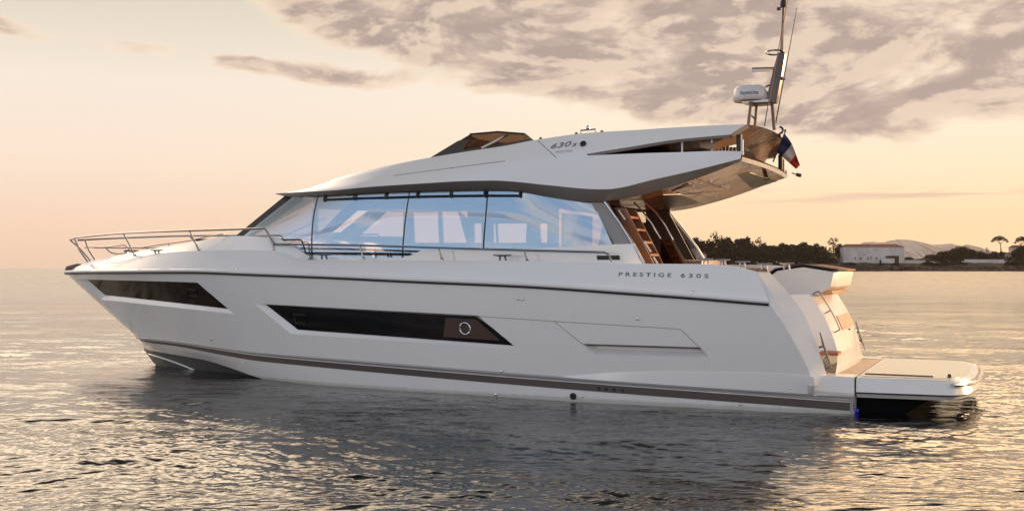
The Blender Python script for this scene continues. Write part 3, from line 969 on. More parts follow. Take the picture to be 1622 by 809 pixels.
# aft arch between the wings: a curved bar seen from below
ar = MB(); sec_n = 7; P0 = t_out[0]; Q0 = u_out[0]
rows_ = []
zlo = g2[0].z + .05
for i in range(25):
    a = 1 - 2 * i / 24
    cv_ = 1 - a ** 4
    bow = .14 * (1 - a * a); cr = .05 * (1 - a * a)
    zb_ = zlo + .26 * max(0.0, 1 - a * a) ** 1.5
    r_ = []
    for k in range(sec_n):
        w = k / (sec_n - 1)
        x = P0.x + .55 * (w ** .75) - bow; z = P0.z + cr + (zb_ - P0.z - cr) * w ** 1.25
        y = (P0.y + (Q0.y - P0.y) * w) * a
        r_.append(Vector((x, y, z)))
    r_ += [Vector((P0.x + .75 - bow, Q0.y * a * .98, zb_ + .06)), Vector((P0.x + .9 - bow, P0.y * a, P0.z + cr))]
    rows_.append(r_)
ar.grid(rows_, closed=True); ar.face([ar.vert(p) for p in rows_[0]]); ar.face([ar.vert(p) for p in rows_[-1]])
ar_o = ar.build('arch', ['bronze_paint'], yacht, ang=35)
# white struts and window-like dividers inside the slot
for (u0, v0, u1, v1, w_) in ((1080.5, 222, 1080.5, 241, .035), (1128, 217, 1127, 240, .03), (1175.5, 224, 1175.5, 241.5, .05)):
    a = on(u0, v0, lambda x: bCR(x) - .12); b = on(u1, v1 + 1, lambda x: bCR(x) - .12)
    for sg in (1, -1):
        m = MB(); m.tube([(a.x, a.y * sg, a.z + .03), (b.x, b.y * sg, b.z - .03)], w_ / 2, 8); m.build('wing_strut', 'white_plastic', yacht)
a = on(1171, 218, lambda x: bCR(x) - .16); b = on(1171, 242, lambda x: bCR(x) - .16)
for sg in (1, -1):
    m = MB(); m.tube([(a.x, a.y * sg, a.z + .05), (b.x, b.y * sg, b.z - .05)], .05, 8); m.build('wing_strut', 'black_rubber', yacht)
# fly cockpit furniture seen through the slot: seat backs, aft balusters
m = MB(); m.box((4.1, -.2, 4.05), (1.5, 2.6, .62)); m.build('flybridge_sofa', 'wood', yacht, bevel=.06)
m = MB(); m.box((2.9, -.7, 4.25), (.5, 1.5, .5)); m.build('flybridge_console', 'dark_fabric', yacht, bevel=.05)
for k in range(7):
    u = 1131 + k * 5.6; a, b = bp(u, 222 + k * 2.2, 1.3), bp(u, 244, 1.3)
    m = MB(); m.box((a + b) / 2, (.03, .04, a.z - b.z)); m.build('slat', 'dark_wood', yacht)
# closed roof over the forward part of the fly cockpit, wood lined
rp = MB(); xr = [2.85 + (g3f[0].x + .5 - 2.85) * i / 12 for i in range(13)]
rp.shell([[Vector((x, yy, rT.at(x).z - .02 + .02 * (1 - (yy / 1.7) ** 2))) for x in xr] for yy in (1.62, .8, 0, -.8, -1.62)], (0, 0, -.05)); rp.build('fly_roof', 'wood', yacht)

# soffit details: raised panels, dark recesses, grooves
def on_soffit(q, nm, mat, off=.012, th=.01):
    P = quadgrid(q, 6, 3, SOF, off); m = MB(); m.shell(P, (0, 0, th)); return m.build(nm, mat, so_o)
on_soffit([(1168, 277), (1189, 273), (1231, 287.5), (1191, 297.5)], 'roof_hatch', 'soffit_dark')
on_soffit([(1050, 308), (1078, 307), (1112, 320), (1052, 332)], 'speaker_panel', 'soffit_dark')
on_soffit([(1078, 296), (1090, 290), (1098, 292), (1063, 303)], 'light_panel', 'soffit_dark')
for a, b in (((1100, 283), (1152, 300)), ((1078, 302), (1128, 313)), ((1060, 309), (1140, 303))):
    seam([a, b], .008, 'stripe_paint', so_o, SOF, name='panel_seam')
for u, v in ((1097, 296), (1115, 303), (1133, 310), (1125, 288), (1143, 294), (1160, 300), (1075, 305)):
    p, n = hit(u, v, SOF); m = MB(); m.lathe(p, [(.035, 0), (.035, .012), (.02, .015)], n, 12); m.build('downlight', 'chrome', so_o)

# hardtop details
seam([(851.5, 222.5), (881, 249.5)], .006, 'groove', top_o, TB)
seam([(623.5, 278.3), (680, 270.8), (800, 255)], .006, 'groove', top_o, TB)
rr_ = ray(924, 228.5).normalized(); hs = [q for q in (TB.ray_cast(C, rr_), UWT.ray_cast(C, rr_)) if q[0] is not None]
p, n = min(hs, key=lambda q: q[3])[:2] if hs else (on(924, 228.5, bCR), Vector((0, 1, 0)))
if n.y < 0: n = -n
m = MB(); m.lathe(p - n * .002, [(.055, -.02), (.055, .03), (.045, .034), (.044, .02), (.001, .018)], n, 18); m.build('horn_outlet', 'black_rubber', top_o)
# brow hand rail over the glass
hr = MB(); P = [bp(u, v, bGt(9) + .04) if False else on(u, v, lambda x: bGt(x) + .05) for u, v in ((513, 316), (560, 313.8), (610, 312.5), (660, 311), (713, 310), (767, 309.3), (823, 309.5))]
hr.tube(P, .016, 8)
for u, v in ((513, 313), (560, 310.5), (610, 308.5), (660, 307.3), (713, 306.5), (767, 305.8), (823, 306)):
    a = on(u, v, lambda x: bGt(x) + .05); hr.tube([a + Vector((0, -.02, .05)), a + Vector((0, 0, -.07))], .022, 6)
hr.build('brow_handrail', 'black_rubber', yacht)
# low grab rail across the step in the bulwark
hr = MB(); hr.tube([on(u, v, lambda x: bGb(x) + .05) for u, v in ((482, 400.5), (560, 401), (651, 402))], .018, 8)
hr.tube([on(612, 401.5, lambda x: bGb(x) + .05), on(616, 407, lambda x: bGb(x) + .05)], .016, 6); hr.build('side_handrail', 'black_rubber', yacht)
hr = MB(); hr.tube([on(u, v, lambda x: bGb(x) + .05) for u, v in ((446, 379.6), (476, 379.8), (478.5, 382), (484, 399))], .016, 8); hr.build('boarding_handle', 'black_rubber', yacht)

# fly windscreen
fs = MB()
ff0 = bp(682, 250, 1.1); pk = bp(744, 212.5, .95); pe = bp(832, 212.5, .95); be = bp(848, 222.5, 1.2)
rear = [(be.x, 1.25), (pe.x, 1.0)]
base = [Vector((be.x, 1.32, be.z - .02)), Vector((6.9, 1.3, rT.at(6.9).z)), Vector((ff0.x, 1.08, ff0.z)), Vector((ff0.x + .35, .55, ff0.z - .03)), Vector((ff0.x + .45, 0, ff0.z - .03))]
topc = [Vector((pe.x, .98, pe.z)), Vector((6.8, .97, pk.z + .01)), Vector((pk.x, .93, pk.z)), Vector((pk.x + .2, .45, pk.z)), Vector((pk.x + .25, 0, pk.z))]
def dens(P, n=6):
    out = []
    for a, b in zip(P[:-1], P[1:]):
        out += [a.lerp(b, i / n) for i in range(n)]
    return out + [P[-1]]
B_, T_ = dens(base), dens(topc)
rows_ = [[a.lerp(b, j / 4) for a, b in zip(B_, T_)] for j in range(5)]
fs.shell(rows_, (-.008, -.008, 0)); fs.mirror(); fs_o = fs.build('fly_windscreen', 'smoked_screen', yacht)
m = MB(); m.tube(T_ + [Vector((p.x, -p.y, p.z)) for p in T_[::-1]], .018, 8); m.build('screen_frame', 'black_rubber', fs_o)
m = MB(); m.tube([base[0], topc[0]], .02, 8); m.build('screen_frame', 'black_rubber', fs_o)
m = MB(); m.tube([bp(805, 213.5, .98), bp(763, 234.5, 1.32)], .02, 8); m.build('screen_strut', 'white_plastic', fs_o)
m = MB(); g_ = [B_, [a.lerp(b, .25 if i < 10 else .72) for i, (a, b) in enumerate(zip(B_, T_))]]
m.shell([[p + Vector((.006, .012, .004)) for p in r_] for r_ in g_], (0.004, .004, 0)); m.mirror(); m.build('screen_skirt', 'dark_fabric', fs_o)
for u, v in ((856.5, 219.5), (913, 211.8), (953.5, 208.8)):
    a = bp(u, v + 2, 1.55); m = MB(); m.lathe(a + Vector((0, 0, -.05)), [(.05, 0), (.045, .06), (.03, .085), (.01, .1)], (0, 0, 1), 10); m.build('deck_fitting', 'stainless_dark', top_o)
m = MB(); a, b = bp(920, 211, 1.5), bp(943, 209, 1.5); m.tube([a + Vector((0, 0, -.06)), a + Vector((0, 0, .05)), b + Vector((0, 0, .05)), b + Vector((0, 0, -.06))], .018, 8)
m.lathe((a + b) / 2 + Vector((0, 0, .05)), [(.02, 0), (.04, .02), (.04, .06), (.01, .08)], (0, 0, 1), 10); m.build('roof_handrail', 'stainless_dark', top_o)

# ------------------------------------------------------------------ aft pillars, cockpit side
for sg in (1, -1):
    q = [bp(936, 321, 1.97), bp(960, 321, 1.97), bp(1004, 386.5, 2.12), bp(973, 387, 2.12)]
    q = [Vector((p.x, p.y * sg, p.z)) for p in q]
    m = MB(); m.slab(q, (0, -.09 * sg, 0)); po = m.build('aft_pillar', 'grey_paint', yacht)
    q2 = [bp(958, 319.5, 1.99), bp(982, 353, 2.05), bp(1003, 387, 2.14), bp(1021.5, 420, 2.16)]
    m = MB(); m.tube([Vector((p.x, p.y * sg, p.z)) for p in q2], .02, 8); m.build('pillar_trim', 'chrome', po)
    # coaming tail below the pillar
    q3 = [bp(1000, 386, 2.13), bp(1004, 386.5, 2.13), bp(1021, 419, 2.16), bp(1000, 419, 2.16)]
    m = MB(); m.slab([Vector((p.x, p.y * sg, p.z)) for p in q3], (0, -.08 * sg, 0)); m.build('coaming_tail', 'gelcoat', yacht)
# stair to the flybridge just inside the port pillar
sta = [bp(977, 330, 1.75), bp(1010, 376, 1.75), bp(1040, 420, 1.75)]
sto = []
for yy in (1.75, 1.2):
    m = MB(); a = Vector((sta[0].x, yy, sta[0].z)); b = Vector((sta[2].x, yy, sta[2].z - .3))
    m.slab([a + Vector((.05, 0, .02)), a + Vector((-.16, 0, 0)), b + Vector((-.12, 0, 0)), b + Vector((.1, 0, 0))], (0, -.05, 0)); m.build('stair_stringer', 'wood', yacht)
for k in range(6):
    w = .12 + k * .17; a = Vector((sta[0].x, 1.47, sta[0].z)).lerp(Vector((sta[2].x, 1.47, sta[2].z - .3)), w)
    m = MB(); m.box(a, (.3, .5, .04)); m.build('stair_tread', 'orange_fabric', yacht)
for pth in ([(980, 333), (990, 348)], [(1020, 382), (1031, 399)], [(1035, 407), (1043, 420)]):
    m = MB(); m.tube([bp(u, v, 1.83) for u, v in pth], .018, 8); m.build('stair_light', 'white_plastic', yacht)
m = MB(); m.tube([bp(u, v, 1.25) for u, v in ((1004, 320), (1018, 335), (1033, 355), (1046.5, 378))], .016, 8); m.build('stair_handrail', 'chrome', yacht)
m = MB(); m.tube([bp(u, v, .95) for u, v in ((1022, 321), (1038, 335), (1054, 357), (1066, 380))], .016, 8); m.build('stair_handrail', 'chrome', yacht)
# saloon bulkhead with dark doors
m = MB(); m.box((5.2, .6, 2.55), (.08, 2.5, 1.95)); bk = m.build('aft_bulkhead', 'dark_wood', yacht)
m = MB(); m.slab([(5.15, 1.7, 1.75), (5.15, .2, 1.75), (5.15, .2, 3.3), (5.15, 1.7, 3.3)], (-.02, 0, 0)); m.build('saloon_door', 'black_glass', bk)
# starboard inner side of the cockpit
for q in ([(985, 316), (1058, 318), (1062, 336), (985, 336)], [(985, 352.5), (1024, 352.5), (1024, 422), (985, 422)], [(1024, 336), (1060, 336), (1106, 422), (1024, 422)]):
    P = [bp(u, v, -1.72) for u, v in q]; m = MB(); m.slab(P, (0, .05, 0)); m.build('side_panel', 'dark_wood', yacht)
for sg, q in ((1, [(1046, 380), (1066, 380), (1090, 420), (1046, 420)]), (-1, [(1063, 380), (1086, 380), (1108, 420), (1063, 420)])):
    m = MB(); m.slab([bp(u, v, .8 if sg > 0 else -1.9) for u, v in q], (0, -.01, 0)); m.build('wind_break', 'smoked_glass', yacht)
m = MB(); m.box((3.3, -.2, 2.0), (.9, 1.6, .9)); m.build('cockpit_sofa', 'wood', yacht, bevel=.06)

# ------------------------------------------------------------------ quarter wing, transom, platform
qQ = [(1192, 433), (1218, 481), (1239, 511), (1260, 543), (1279, 583), (1290, 612)]
qL = [(1199, 430), (1228, 472), (1247, 505), (1265, 540), (1284, 583), (1293.5, 610)]
qR_ = [(1218, 430), (1254, 470), (1273, 497), (1290, 538), (1304, 576), (1310, 596)]
yq = [2.42, 2.56, 2.52, 2.48, 2.43, 2.38]


def spl(P, n=6):
    f0 = pchip(range(len(P)), [p.x for p in P]); f1 = pchip(range(len(P)), [p.y for p in P]); f2 = pchip(range(len(P)), [p.z for p in P])
    N = (len(P) - 1) * n
    return [Vector((f0(i / n), f1(i / n), f2(i / n))) for i in range(N + 1)]


aQ = spl([bp(u, v, y) for (u, v), y in zip(qQ, yq)])
aL = spl([bp(u, v, y - .04) for (u, v), y in zip(qL, yq)])
aR = spl([bp(u, v, y - .26) for (u, v), y in zip(qR_, yq)])
aI = [Vector((p.x + .25, p.y - .05, p.z - .02)) for p in aR]
aF = [Vector((p.x + .35, p.y - .12, p.z)) for p in aQ]
qw = MB(); qw.grid([aF, aQ, aL, aR, aI]); qw_o = qw.pair('quarter_wing', 'gelcoat', yacht, ang=20)

zP = bp(1356, 597.5, 2.1).z                                            # platform top
# fixed block beside the platform
fb = MB()
p1 = bp(1298, 594.5, 2.22); p2 = bp(1353, 597, 2.14); p3 = bp(1353, 623, 2.24); p4 = bp(1289, 618, 2.40)
q1 = bp(1353, 631.5, 2.22); q2 = bp(1288, 626.5, 2.38)
for sg in (1,):
    fb.grid([[p1 + Vector((0, -.5, .0)), p2 + Vector((0, -.5, 0))], [p1, p2], [p4, p3], [q2, q1], [q2 + Vector((0, -.4, 0)), q1 + Vector((0, -.4, 0))]])
    fb.poly([p2 + Vector((0, -.5, 0)), p2, p3, q1, q1 + Vector((0, -.4, 0))])
fb.pair('platform_block', 'gelcoat', yacht, ang=20, bevel=0)
fx = MB(); fx.slab([(.02, 1.95, zP - .01), (1.2, 1.95, zP - .01), (1.2, -1.95, zP - .01), (.02, -1.95, zP - .01)], (0, 0, -.3)); fx.build('stern_step', 'gelcoat', yacht)
tk = MB(); tk.slab([(-.02, 2.0, zP + .006), (.62, 2.0, zP + .006), (.62, -2.0, zP + .006), (-.02, -2.0, zP + .006)], (0, 0, -.02)); tk.build('stern_step_teak', 'teak', yacht)
# moving platform
A_ = bp(1357, 597.5, 2.1); B2_ = bp(1494, 600.5, 2.02); C_ = bp(1525, 607, 1.86)
half = [(-.03, 2.1), (B2_.x, 2.0), (C_.x + .04, 1.78), (C_.x - .07, 1.45), (C_.x - .14, .8), (C_.x - .16, 0)]
half_s = [half[0], half[1]]
for a in range(1, 7):
    w = a / 6; p0, p1_, p2_ = half[1], (half[1][0] - .22, 1.97), half[3]
    half_s.append(((1 - w) ** 2 * p0[0] + 2 * w * (1 - w) * p1_[0] + w * w * p2_[0], (1 - w) ** 2 * p0[1] + 2 * w * (1 - w) * p1_[1] + w * w * p2_[1]))
half_s += half[4:]
outl = half_s + [(x, -y) for x, y in half_s[-2::-1]]


def ring(dx, z):
    r_ = []
    for x, y in outl:
        r_.append(Vector((x if x > -.1 else x + dx, y - dx * (1 if y > 0 else -1) if abs(y) > 1.2 else y, z)))
    return r_


zB = bp(1357, 621.5, 2.16).z
rings = [ring(.03, zP), ring(0, zP - .02), ring(-.045, zB + .01), ring(-.03, zB - .01), ring(.02, zB - .012), ring(.06, zB - .085), ring(.12, zB - .09)]
pf = MB(); ids = pf.grid(rings, closed=True); pf.face(ids[0]); pf.face(ids[-1][::-1])
pf_o = pf.build('swim_platform', 'gelcoat', yacht, ang=25)
gr = MB(); gr.tube([p + Vector((0, .012 if p.y > 0 else -.012, 0)) for p in ring(-.028, zB - .004)], .012, 6); gr.build('platform_seal', 'black_rubber', pf_o)
td = MB(); td.slab([Vector((x + .02 if x < -.1 else x - .06, y * .945, zP + .010)) for x, y in [(q.x, q.y) for q in ring(.1, 0)]], (0, 0, -.02)); td.build('platform_decking', 'pale_teak', pf_o)
m = MB(); m.tube([bz(1370, 591.5, zP + .012), bz(1478, 596, zP + .012)], .014, 6); m.build('hatch_seam', 'dark_wood', pf_o)
m = MB(); a = bz(1504, 597, zP + .01); m.lathe(a, [(.03, 0), (.03, .03), (.02, .05)], (0, 0, 1), 10); m.build('platform_lock', 'black_rubber', pf_o)
m = MB(); m.grid([[(-.02, 1.95, -.2), (-.02, 1.95, .24)], [(-.45, 1.9, -.2), (-1.12, 1.75, .24)], [(-.45, -1.9, -.2), (-1.12, -1.75, .24)], [(-.02, -1.95, -.2), (-.02, -1.95, .24)]], closed=False); m.build('under_platform_shade', 'deep_black', pf_o)  # black wedge added to stand for the shade beneath the platform
# rolled edge bright trim at the platform's stern
m = MB(); rr_ = [p for p in ring(-.02, zP - .07) if p.x < B2_.x - .03]; m.tube([p + Vector((-.05, 0, 0)) for p in rr_], .035, 8); m.build('platform_fender', 'chrome', pf_o)
m = MB(); a = bp(1364.5, 652, 2.0); m.lathe(Vector((-.02, 1.98, .03)), [(.028, 0), (.028, .02), (.015, .03)], (-1, 0, 0), 14); m.build('underwater_light', 'underwater_lamp', hull_o)
m = MB(); m.slab([(-.01, 2.1, -.2), (-.01, -2.1, -.2), (-.01, -2.1, .3), (-.01, 2.1, .3)], (.02, 0, 0)); m.build('transom_plate', 'stripe_paint', hull_o)

# central module of the transom: port cheek (shade) and aft face (lit)
k0_ = bp(1283, 466, 1.35); kb = bp(1327, 558, 1.35)
kt = Vector((k0_.x, -1.45, k0_.z + .02)); kbs = Vector((kb.x, -1.5, kb.z))
tf = MB(); prof = [(0, 0), (.25, .04), (.5, .05), (.75, .04), (.92, .0), (1, -.06)]
rows_ = []
for j in range(13):
    w = j / 12
    r_ = []
    for i in range(13):
        a = i / 12
        p = k0_.lerp(kb, w).lerp(kt.lerp(kbs, w), a); p.x += -.06 * math.sin(math.pi * w) - .05 * math.sin(math.pi * a)
        r_.append(p)
    rows_.append(r_)
tf.grid(rows_); TFT = BVHTree.FromPolygons([tuple(p) for p in tf.v], tf.f)
che = [rows_[j][0] for j in range(13)]
tf.grid([che, [p + Vector((.55, .12, 0)) for p in che]])
tf.grid([[rows_[0][i] for i in range(13)], [rows_[0][i] + Vector((.8, 0, .0)) for i in range(13)]])
tf_o = tf.build('transom', 'gelcoat', yacht, ang=30)
lo = MB(); bl_ = rows_[-1]
lo.grid([[p for p in bl_], [Vector((p.x - .01, p.y * 1.10, (p.z + zP) / 2 - .02)) for p in bl_], [Vector((p.x - .02, p.y * 1.3, zP + .004)) for p in bl_]]); lo.build('transom_foot', 'gelcoat', yacht)
m = MB(); m.shell([[rows_[j][i] + Vector((-.012, 0, .004)) for i in range(4, 12)] for j in range(5, 9)], (.01, 0, 0)); m.build('transom_window', 'amber_panel', tf_o)
m = MB(); m.tube([rows_[j][1] + Vector((-.09, 0, .05)) for j in range(0, 9)] , .016, 8)
for j in (0, 4, 8): m.tube([rows_[j][1] + Vector((-.09, 0, .05)), rows_[j][1]], .012, 6)
m.build('transom_handrail', 'stainless_dark', tf_o)
m = MB(); m.box(bp(1315, 559, 1.6), (.3, .4, .05)); m.build('stair_tread', 'orange_fabric', yacht)
p, n = hit(1345, 521, TFT); m = MB(); m.box(p, (.04, .09, .03)); m.build('transom_latch', 'black_rubber', tf_o)


def cleat(p, d, nrm, L=.34, mat='chrome', name='cleat', parent=None):
    d = Vector(d).normalized(); nrm = Vector(nrm).normalized(); p = Vector(p)
    m = MB()
    for s_ in (-1, 1): m.tube([p + d * s_ * L * .17 - nrm * .01, p + d * s_ * L * .13 + nrm * .08], .018, 8)
    m.tube([p - d * L / 2 + nrm * .088, p - d * L * .2 + nrm * .08, p + d * L * .2 + nrm * .08, p + d * L / 2 + nrm * .088], [.012, .02, .02, .012], 8)
    return m.build(name, mat, parent or yacht)


i1 = len(aR) - 9; i2 = len(aR) - 3
dq = (aR[i2] - aR[i1]).normalized(); pm = bp(1301, 559, 2.16)
cleat(pm, dq, (-.8, .25, .5), .62, 'stainless_dark')
cleat((pm.x, -pm.y, pm.z), dq, (-.8, -.25, .5), .62, 'stainless_dark')
for u, v, y in ((1118, 416.8, 2.4), (1145, 418, 2.3), (1176, 421.5, 2.4), (1211, 424.5, 2.3), (1246, 424, 1.9)):
    cleat(bp(u, v + 1.5, y), (1, 0, 0), (0, 0, 1), .24, 'stainless_dark')
m = MB(); m.slab([bp(1180, 424.5, 2.32), bp(1215, 424.5, 2.25), bp(1215, 430, 2.25), bp(1178, 430, 2.32)], (0, -.08, 0)); m.build('fairlead_base', 'teak', yacht)
for u, v, y in ((512, 409.8, None), (795, 411.3, None), (247, 402, None)):
    x_ = on(u, v, bD); cleat(x_ + Vector((0, -.04, .0)), (1, -.05, 0), (0, .25, 1), .36, 'stainless_dark')

# sun pad backrest over the transom
sp_ = MB()
prof = [bp(1246, 447, .0), bp(1256, 434, .0), bp(1293, 429, 0)]
cx_ = k0_.x
P2 = [(cx_ - .42, k0_.z + .38), (cx_ - .36, k0_.z + .12), (cx_ - .12, k0_.z - .02), (cx_ + .75, k0_.z - .0), (cx_ + .95, k0_.z + .18), (cx_ + .62, k0_.z + .40), (cx_ + .15, k0_.z + .47)]
rows_ = []
for i in range(17):
    a = 1 - 2 * i / 16; e = max(0, abs(a) - .8) / .2; sh = 1 - .12 * e * e
    cxm = cx_ + .25; czm = k0_.z + .22
    rows_.append([Vector((cxm + (x - cxm) * sh, 1.12 * a, czm + (z - czm) * sh)) for x, z in P2])
ids = sp_.grid(rows_, closed=True); sp_.face(ids[0]); sp_.face(ids[-1][::-1])
sp_o = sp_.build('sunpad', 'white_leather', yacht, ang=50, bevel=.015)
cv = MB(); top_pts = [(cx_ + .97, k0_.z + .19), (cx_ + .63, k0_.z + .42), (cx_ + .15, k0_.z + .49), (cx_ - .43, k0_.z + .40)]
rows_ = [[Vector((x, 1.10 - 2.2 * i / 12, z)) for i in range(7)] for x, z in top_pts]; cv.shell(rows_, (0, 0, .02)); cv.build('sunpad_cover', 'dark_fabric', sp_o)
cv = MB(); rows_ = [[Vector((x, -.0 - 1.1 * i / 6, z)) for i in range(7)] for x, z in top_pts]; cv.shell(rows_, (0, 0, .02)); cv.build('sunpad_cover', 'orange_fabric', sp_o)
m = MB(); m.box((cx_ - .12, 0, k0_.z + .02), (.4, 2.0, .06)); m.build('transom_shelf', 'amber_panel', yacht, bevel=.01)
cv = MB(); cv.box((cx_ + 1.15, .9, k0_.z + .12), (.5, .9, .5)); cv.build('cockpit_cushion', 'dark_fabric', yacht, bevel=.1)

# ------------------------------------------------------------------ rails
def tubes(name, paths, r, mat='stainless_dark', sg=1):
    m = MB()
    for P in paths:
        m.tube([Vector((p.x, p.y * sg, p.z)) for p in P], r if not isinstance(r, list) else r, 8)
    return m.build(name, mat, yacht)


bRa = lambda x: max(.02, bD(x) - .02 + pl((0, .0), (11, 0), (14, .02), (17, .06), (19.3, .12))(x))
bow_tip = bp(111, 380, 0.12)
topP = [on(u, v, bRa) for u, v in ((434, 386.6), (431, 383), (421, 364.5), (416, 361.8), (300, 365.4), (250, 367), (195.5, 369.4), (159, 372.5), (125, 376))] + [bow_tip]
lowP = [on(u, v, bRa) for u, v in ((969, 414), (963, 402), (957, 399.5), (940, 398.8), (830, 396), (694.6, 392.4), (569, 388.4), (434, 386.6))]
feet = {(195.5, 369.7): (213.5, 404), (300, 365.4): (315, 396), (430, 381): (434, 396), (569, 388.6): (576, 408.5), (694.6, 392.5): (700, 410), (830, 396.3): (835, 412.5)}
for sg in (1, -1):
    tubes('guard_rail', [spl(topP, 4)], .021, sg=sg)
    tubes('guard_rail', [lowP], .019, sg=sg)
    for (u0, v0), (u1, v1) in feet.items():
        a = on(u0, v0, bRa); b = on(u1, v1, lambda x: bD(x) - .03)
        st_ = MB(); P = [a, a.lerp(b, .75), b + Vector((0, 0, -.03))]
        st_.tube([Vector((p.x, p.y * sg, p.z)) for p in P], .017, 8); st_.lathe(Vector((b.x, b.y * sg, b.z - .03)), [(.035, 0), (.035, .03), (.02, .05)], (0, 0, 1), 10)
        st_.build('stanchion', 'stainless_dark', yacht)
# pulpit: mid rail, legs at the stem
mr = [on(u, v, bRa) for u, v in ((213, 400), (197, 386), (165, 388.8), (137, 393.2))]
for sg in (1, -1):
    P = [on(209, 399, bRa), on(197, 388, bRa), on(166, 391, bRa)] + [bp(134, 392, .15)]
    tubes('pulpit_rail', [P], .015, sg=sg)
    l0 = bp(118, 378, .16); l1 = bp(139, 415, .14)
    tubes('pulpit_leg', [[l0, l0.lerp(l1, .5) + Vector((.05, 0, 0)), l1]], .02, sg=sg)
tubes('pulpit_leg', [[bow_tip, bp(126, 393, .05), bp(140, 409, .05), bp(143, 414, .05)]], .017)
hb = [bp(165, 390, -.5), bp(176, 400, -.5), bp(186, 402, -.5), bp(203, 400, -.5)]
tubes('pulpit_rail', [spl(hb, 4)], .016)
fr2 = [bp(u, v, -.55) for u, v in ((225, 392), (262, 386.5), (300, 381), (330, 374.5), (355, 370))]
tubes('trunk_rail', [fr2], .014)
for u, v in ((233, 391), (267, 386), (308, 379), (345, 372)):
    tubes('trunk_rail_foot', [[bp(u, v, -.55), bp(u + 1, v + 7, -.55)]], .014)
for u, v in ((208, 397.5), (317, 380)):
    a = bp(u, v, .3); m = MB(); m.box(a, (.35, .12, .05)); m.build('deck_hatch_handle', 'black_rubber', yacht, bevel=.01)
# anchor at the stem
an = MB(); a0 = bp(106, 429, 0); a1 = bp(124, 420, 0)
an.slab([a0 + Vector((.02, .09, -.06)), a0.lerp(a1, .35) + Vector((.06, .10, .07)), a1 + Vector((.0, .07, .04)), a1 + Vector((-.1, .05, -.05))], (0, -.18, 0)); an.build('anchor', 'dark_metal', yacht, bevel=.02)
m = MB(); p, n = hit(376, 425.5, bt); m.lathe(p, [(.02, 0), (.02, .01), (.01, .015)], n, 10); m.build('skin_fitting', 'chrome', bul_o)
p, n = hit(1097, 462.5, bt); m = MB(); m.lathe(p, [(.02, 0), (.02, .01), (.01, .015)], n, 10); m.build('skin_fitting', 'chrome', bul_o)

# ------------------------------------------------------------------ mast and radar
mt = MB(); yM = 0.0
mx0 = bp(1223, 160, yM); mx1 = bp(1239, 84, yM)
ax = (mx1 - mx0).normalized(); sdv = Vector((1, 0, 0))
cs = [(-.09, -.07), (.09, -.07), (.11, .0), (.09, .07), (-.09, .07), (-.11, 0)]
mt.grid([[mx0 + ax * h + Vector((a * k, b * k, 0)) for a, b in cs] for h, k in ((-.05, 1.0), (0, 1.05), (.5, .95), (mx1 - mx0).length - .02 and ((mx1 - mx0).length - .02, .75), ((mx1 - mx0).length, .6))], closed=True)
mt.face([mt.vert(mx1 + Vector((a * .6, b * .6, 0))) for a, b in cs])
mast_o = mt.build('mast', 'dark_metal', yacht, ang=25)
def mtube(nm, uvs, r, mat='dark_metal', y=0.0, parent=None):
    m = MB(); m.tube([bp(u, v, y) for u, v in uvs], r, 8); return m.build(nm, mat, parent or mast_o)
mtube('mast_pole', [(1238, 86), (1240, 40), (1241.3, 5), (1242, -6)], [.03, .026, .024, .024])
m = MB(); m.lathe(bp(1241, 12, 0), [(.05, 0), (.06, .04), (.06, .10), (.04, .14), (.055, .16), (.055, .24), (.02, .28)], (0, 0, 1), 12); m.build('anchor_light', 'black_rubber', mast_o)
m = MB(); m.lathe(bp(1237, 14, 0), [(.03, 0), (.03, .07)], (1, 0, 0), 10); m.build('mast_fitting', 'dark_metal', mast_o)
mtube('stay_cable', [(1237, 83), (1241, 25)], .009, y=.06); mtube('stay_cable', [(1235.5, 83), (1242, 20)], .009, y=-.1)
rg = MB(); c_ = bp(1227.5, 83.5, 0); rg.tube([c_ + Vector((math.cos(k * math.pi / 10) * .16, math.sin(k * math.pi / 10) * .12, .02 * math.sin(k * math.pi / 10))) for k in range(21)], .018, 6, False); rg.build('mast_ring', 'chrome', mast_o)
ha = MB(); a, b = bp(1191.5, 111, 0), bp(1227, 110, 0); ha.grid([[p + Vector((0, s0, s1)) for s0, s1 in ((-.07, 0), (0, .045), (.07, 0), (0, -.045))] for p in (a, a.lerp(b, .06), b)], closed=True); ha.poly([a + Vector((0, s0, s1)) for s0, s1 in ((-.07, 0), (0, .045), (.07, 0), (0, -.045))])
ha.build('horn', 'chrome', mast_o)
mtube('mast_loop', [(1211, 152), (1211.5, 142), (1214, 137), (1218, 135.3), (1223, 135.3)], .018, 'dark_metal')
m = MB(); m.lathe(bp(1234, 125, 0), [(.03, 0), (.035, .06), (.03, .12)], (-1, 0, 0), 10); m.build('mast_fitting', 'chrome', mast_o)
ra = MB(); rc = bp(1189, 157.5, 0)
ra.lathe(rc, [(.30, -.04), (.325, .0), (.325, .05), (.30, .19), (.26, .225), (.15, .245), (.02, .25)], (0, 0, 1), 32); ra_o = ra.build('radar_dome', 'white_plastic', mast_o, ang=40)
sh_ = MB(); sh_.slab([bp(1178, 161, 0) + Vector((0, .18, 0)), bp(1222, 159, 0) + Vector((0, .16, 0)), bp(1222, 159, 0) + Vector((0, -.16, 0)), bp(1178, 161, 0) + Vector((0, -.18, 0))], (0, 0, -.05)); sh_.build('radar_shelf', 'stainless_dark', mast_o)
bk_ = MB(); bk_.box(bp(1205, 164, 0), (.4, .2, .08)); bk_.build('radar_bracket', 'dark_metal', mast_o)
mtube('mast_leg', [(1190, 161), (1185.5, 197)], .032, y=.25); mtube('mast_leg', [(1199, 165), (1196, 199)], .032, y=-.25)
mtube('mast_leg', [(1223, 161), (1226.5, 206)], .034, y=0)
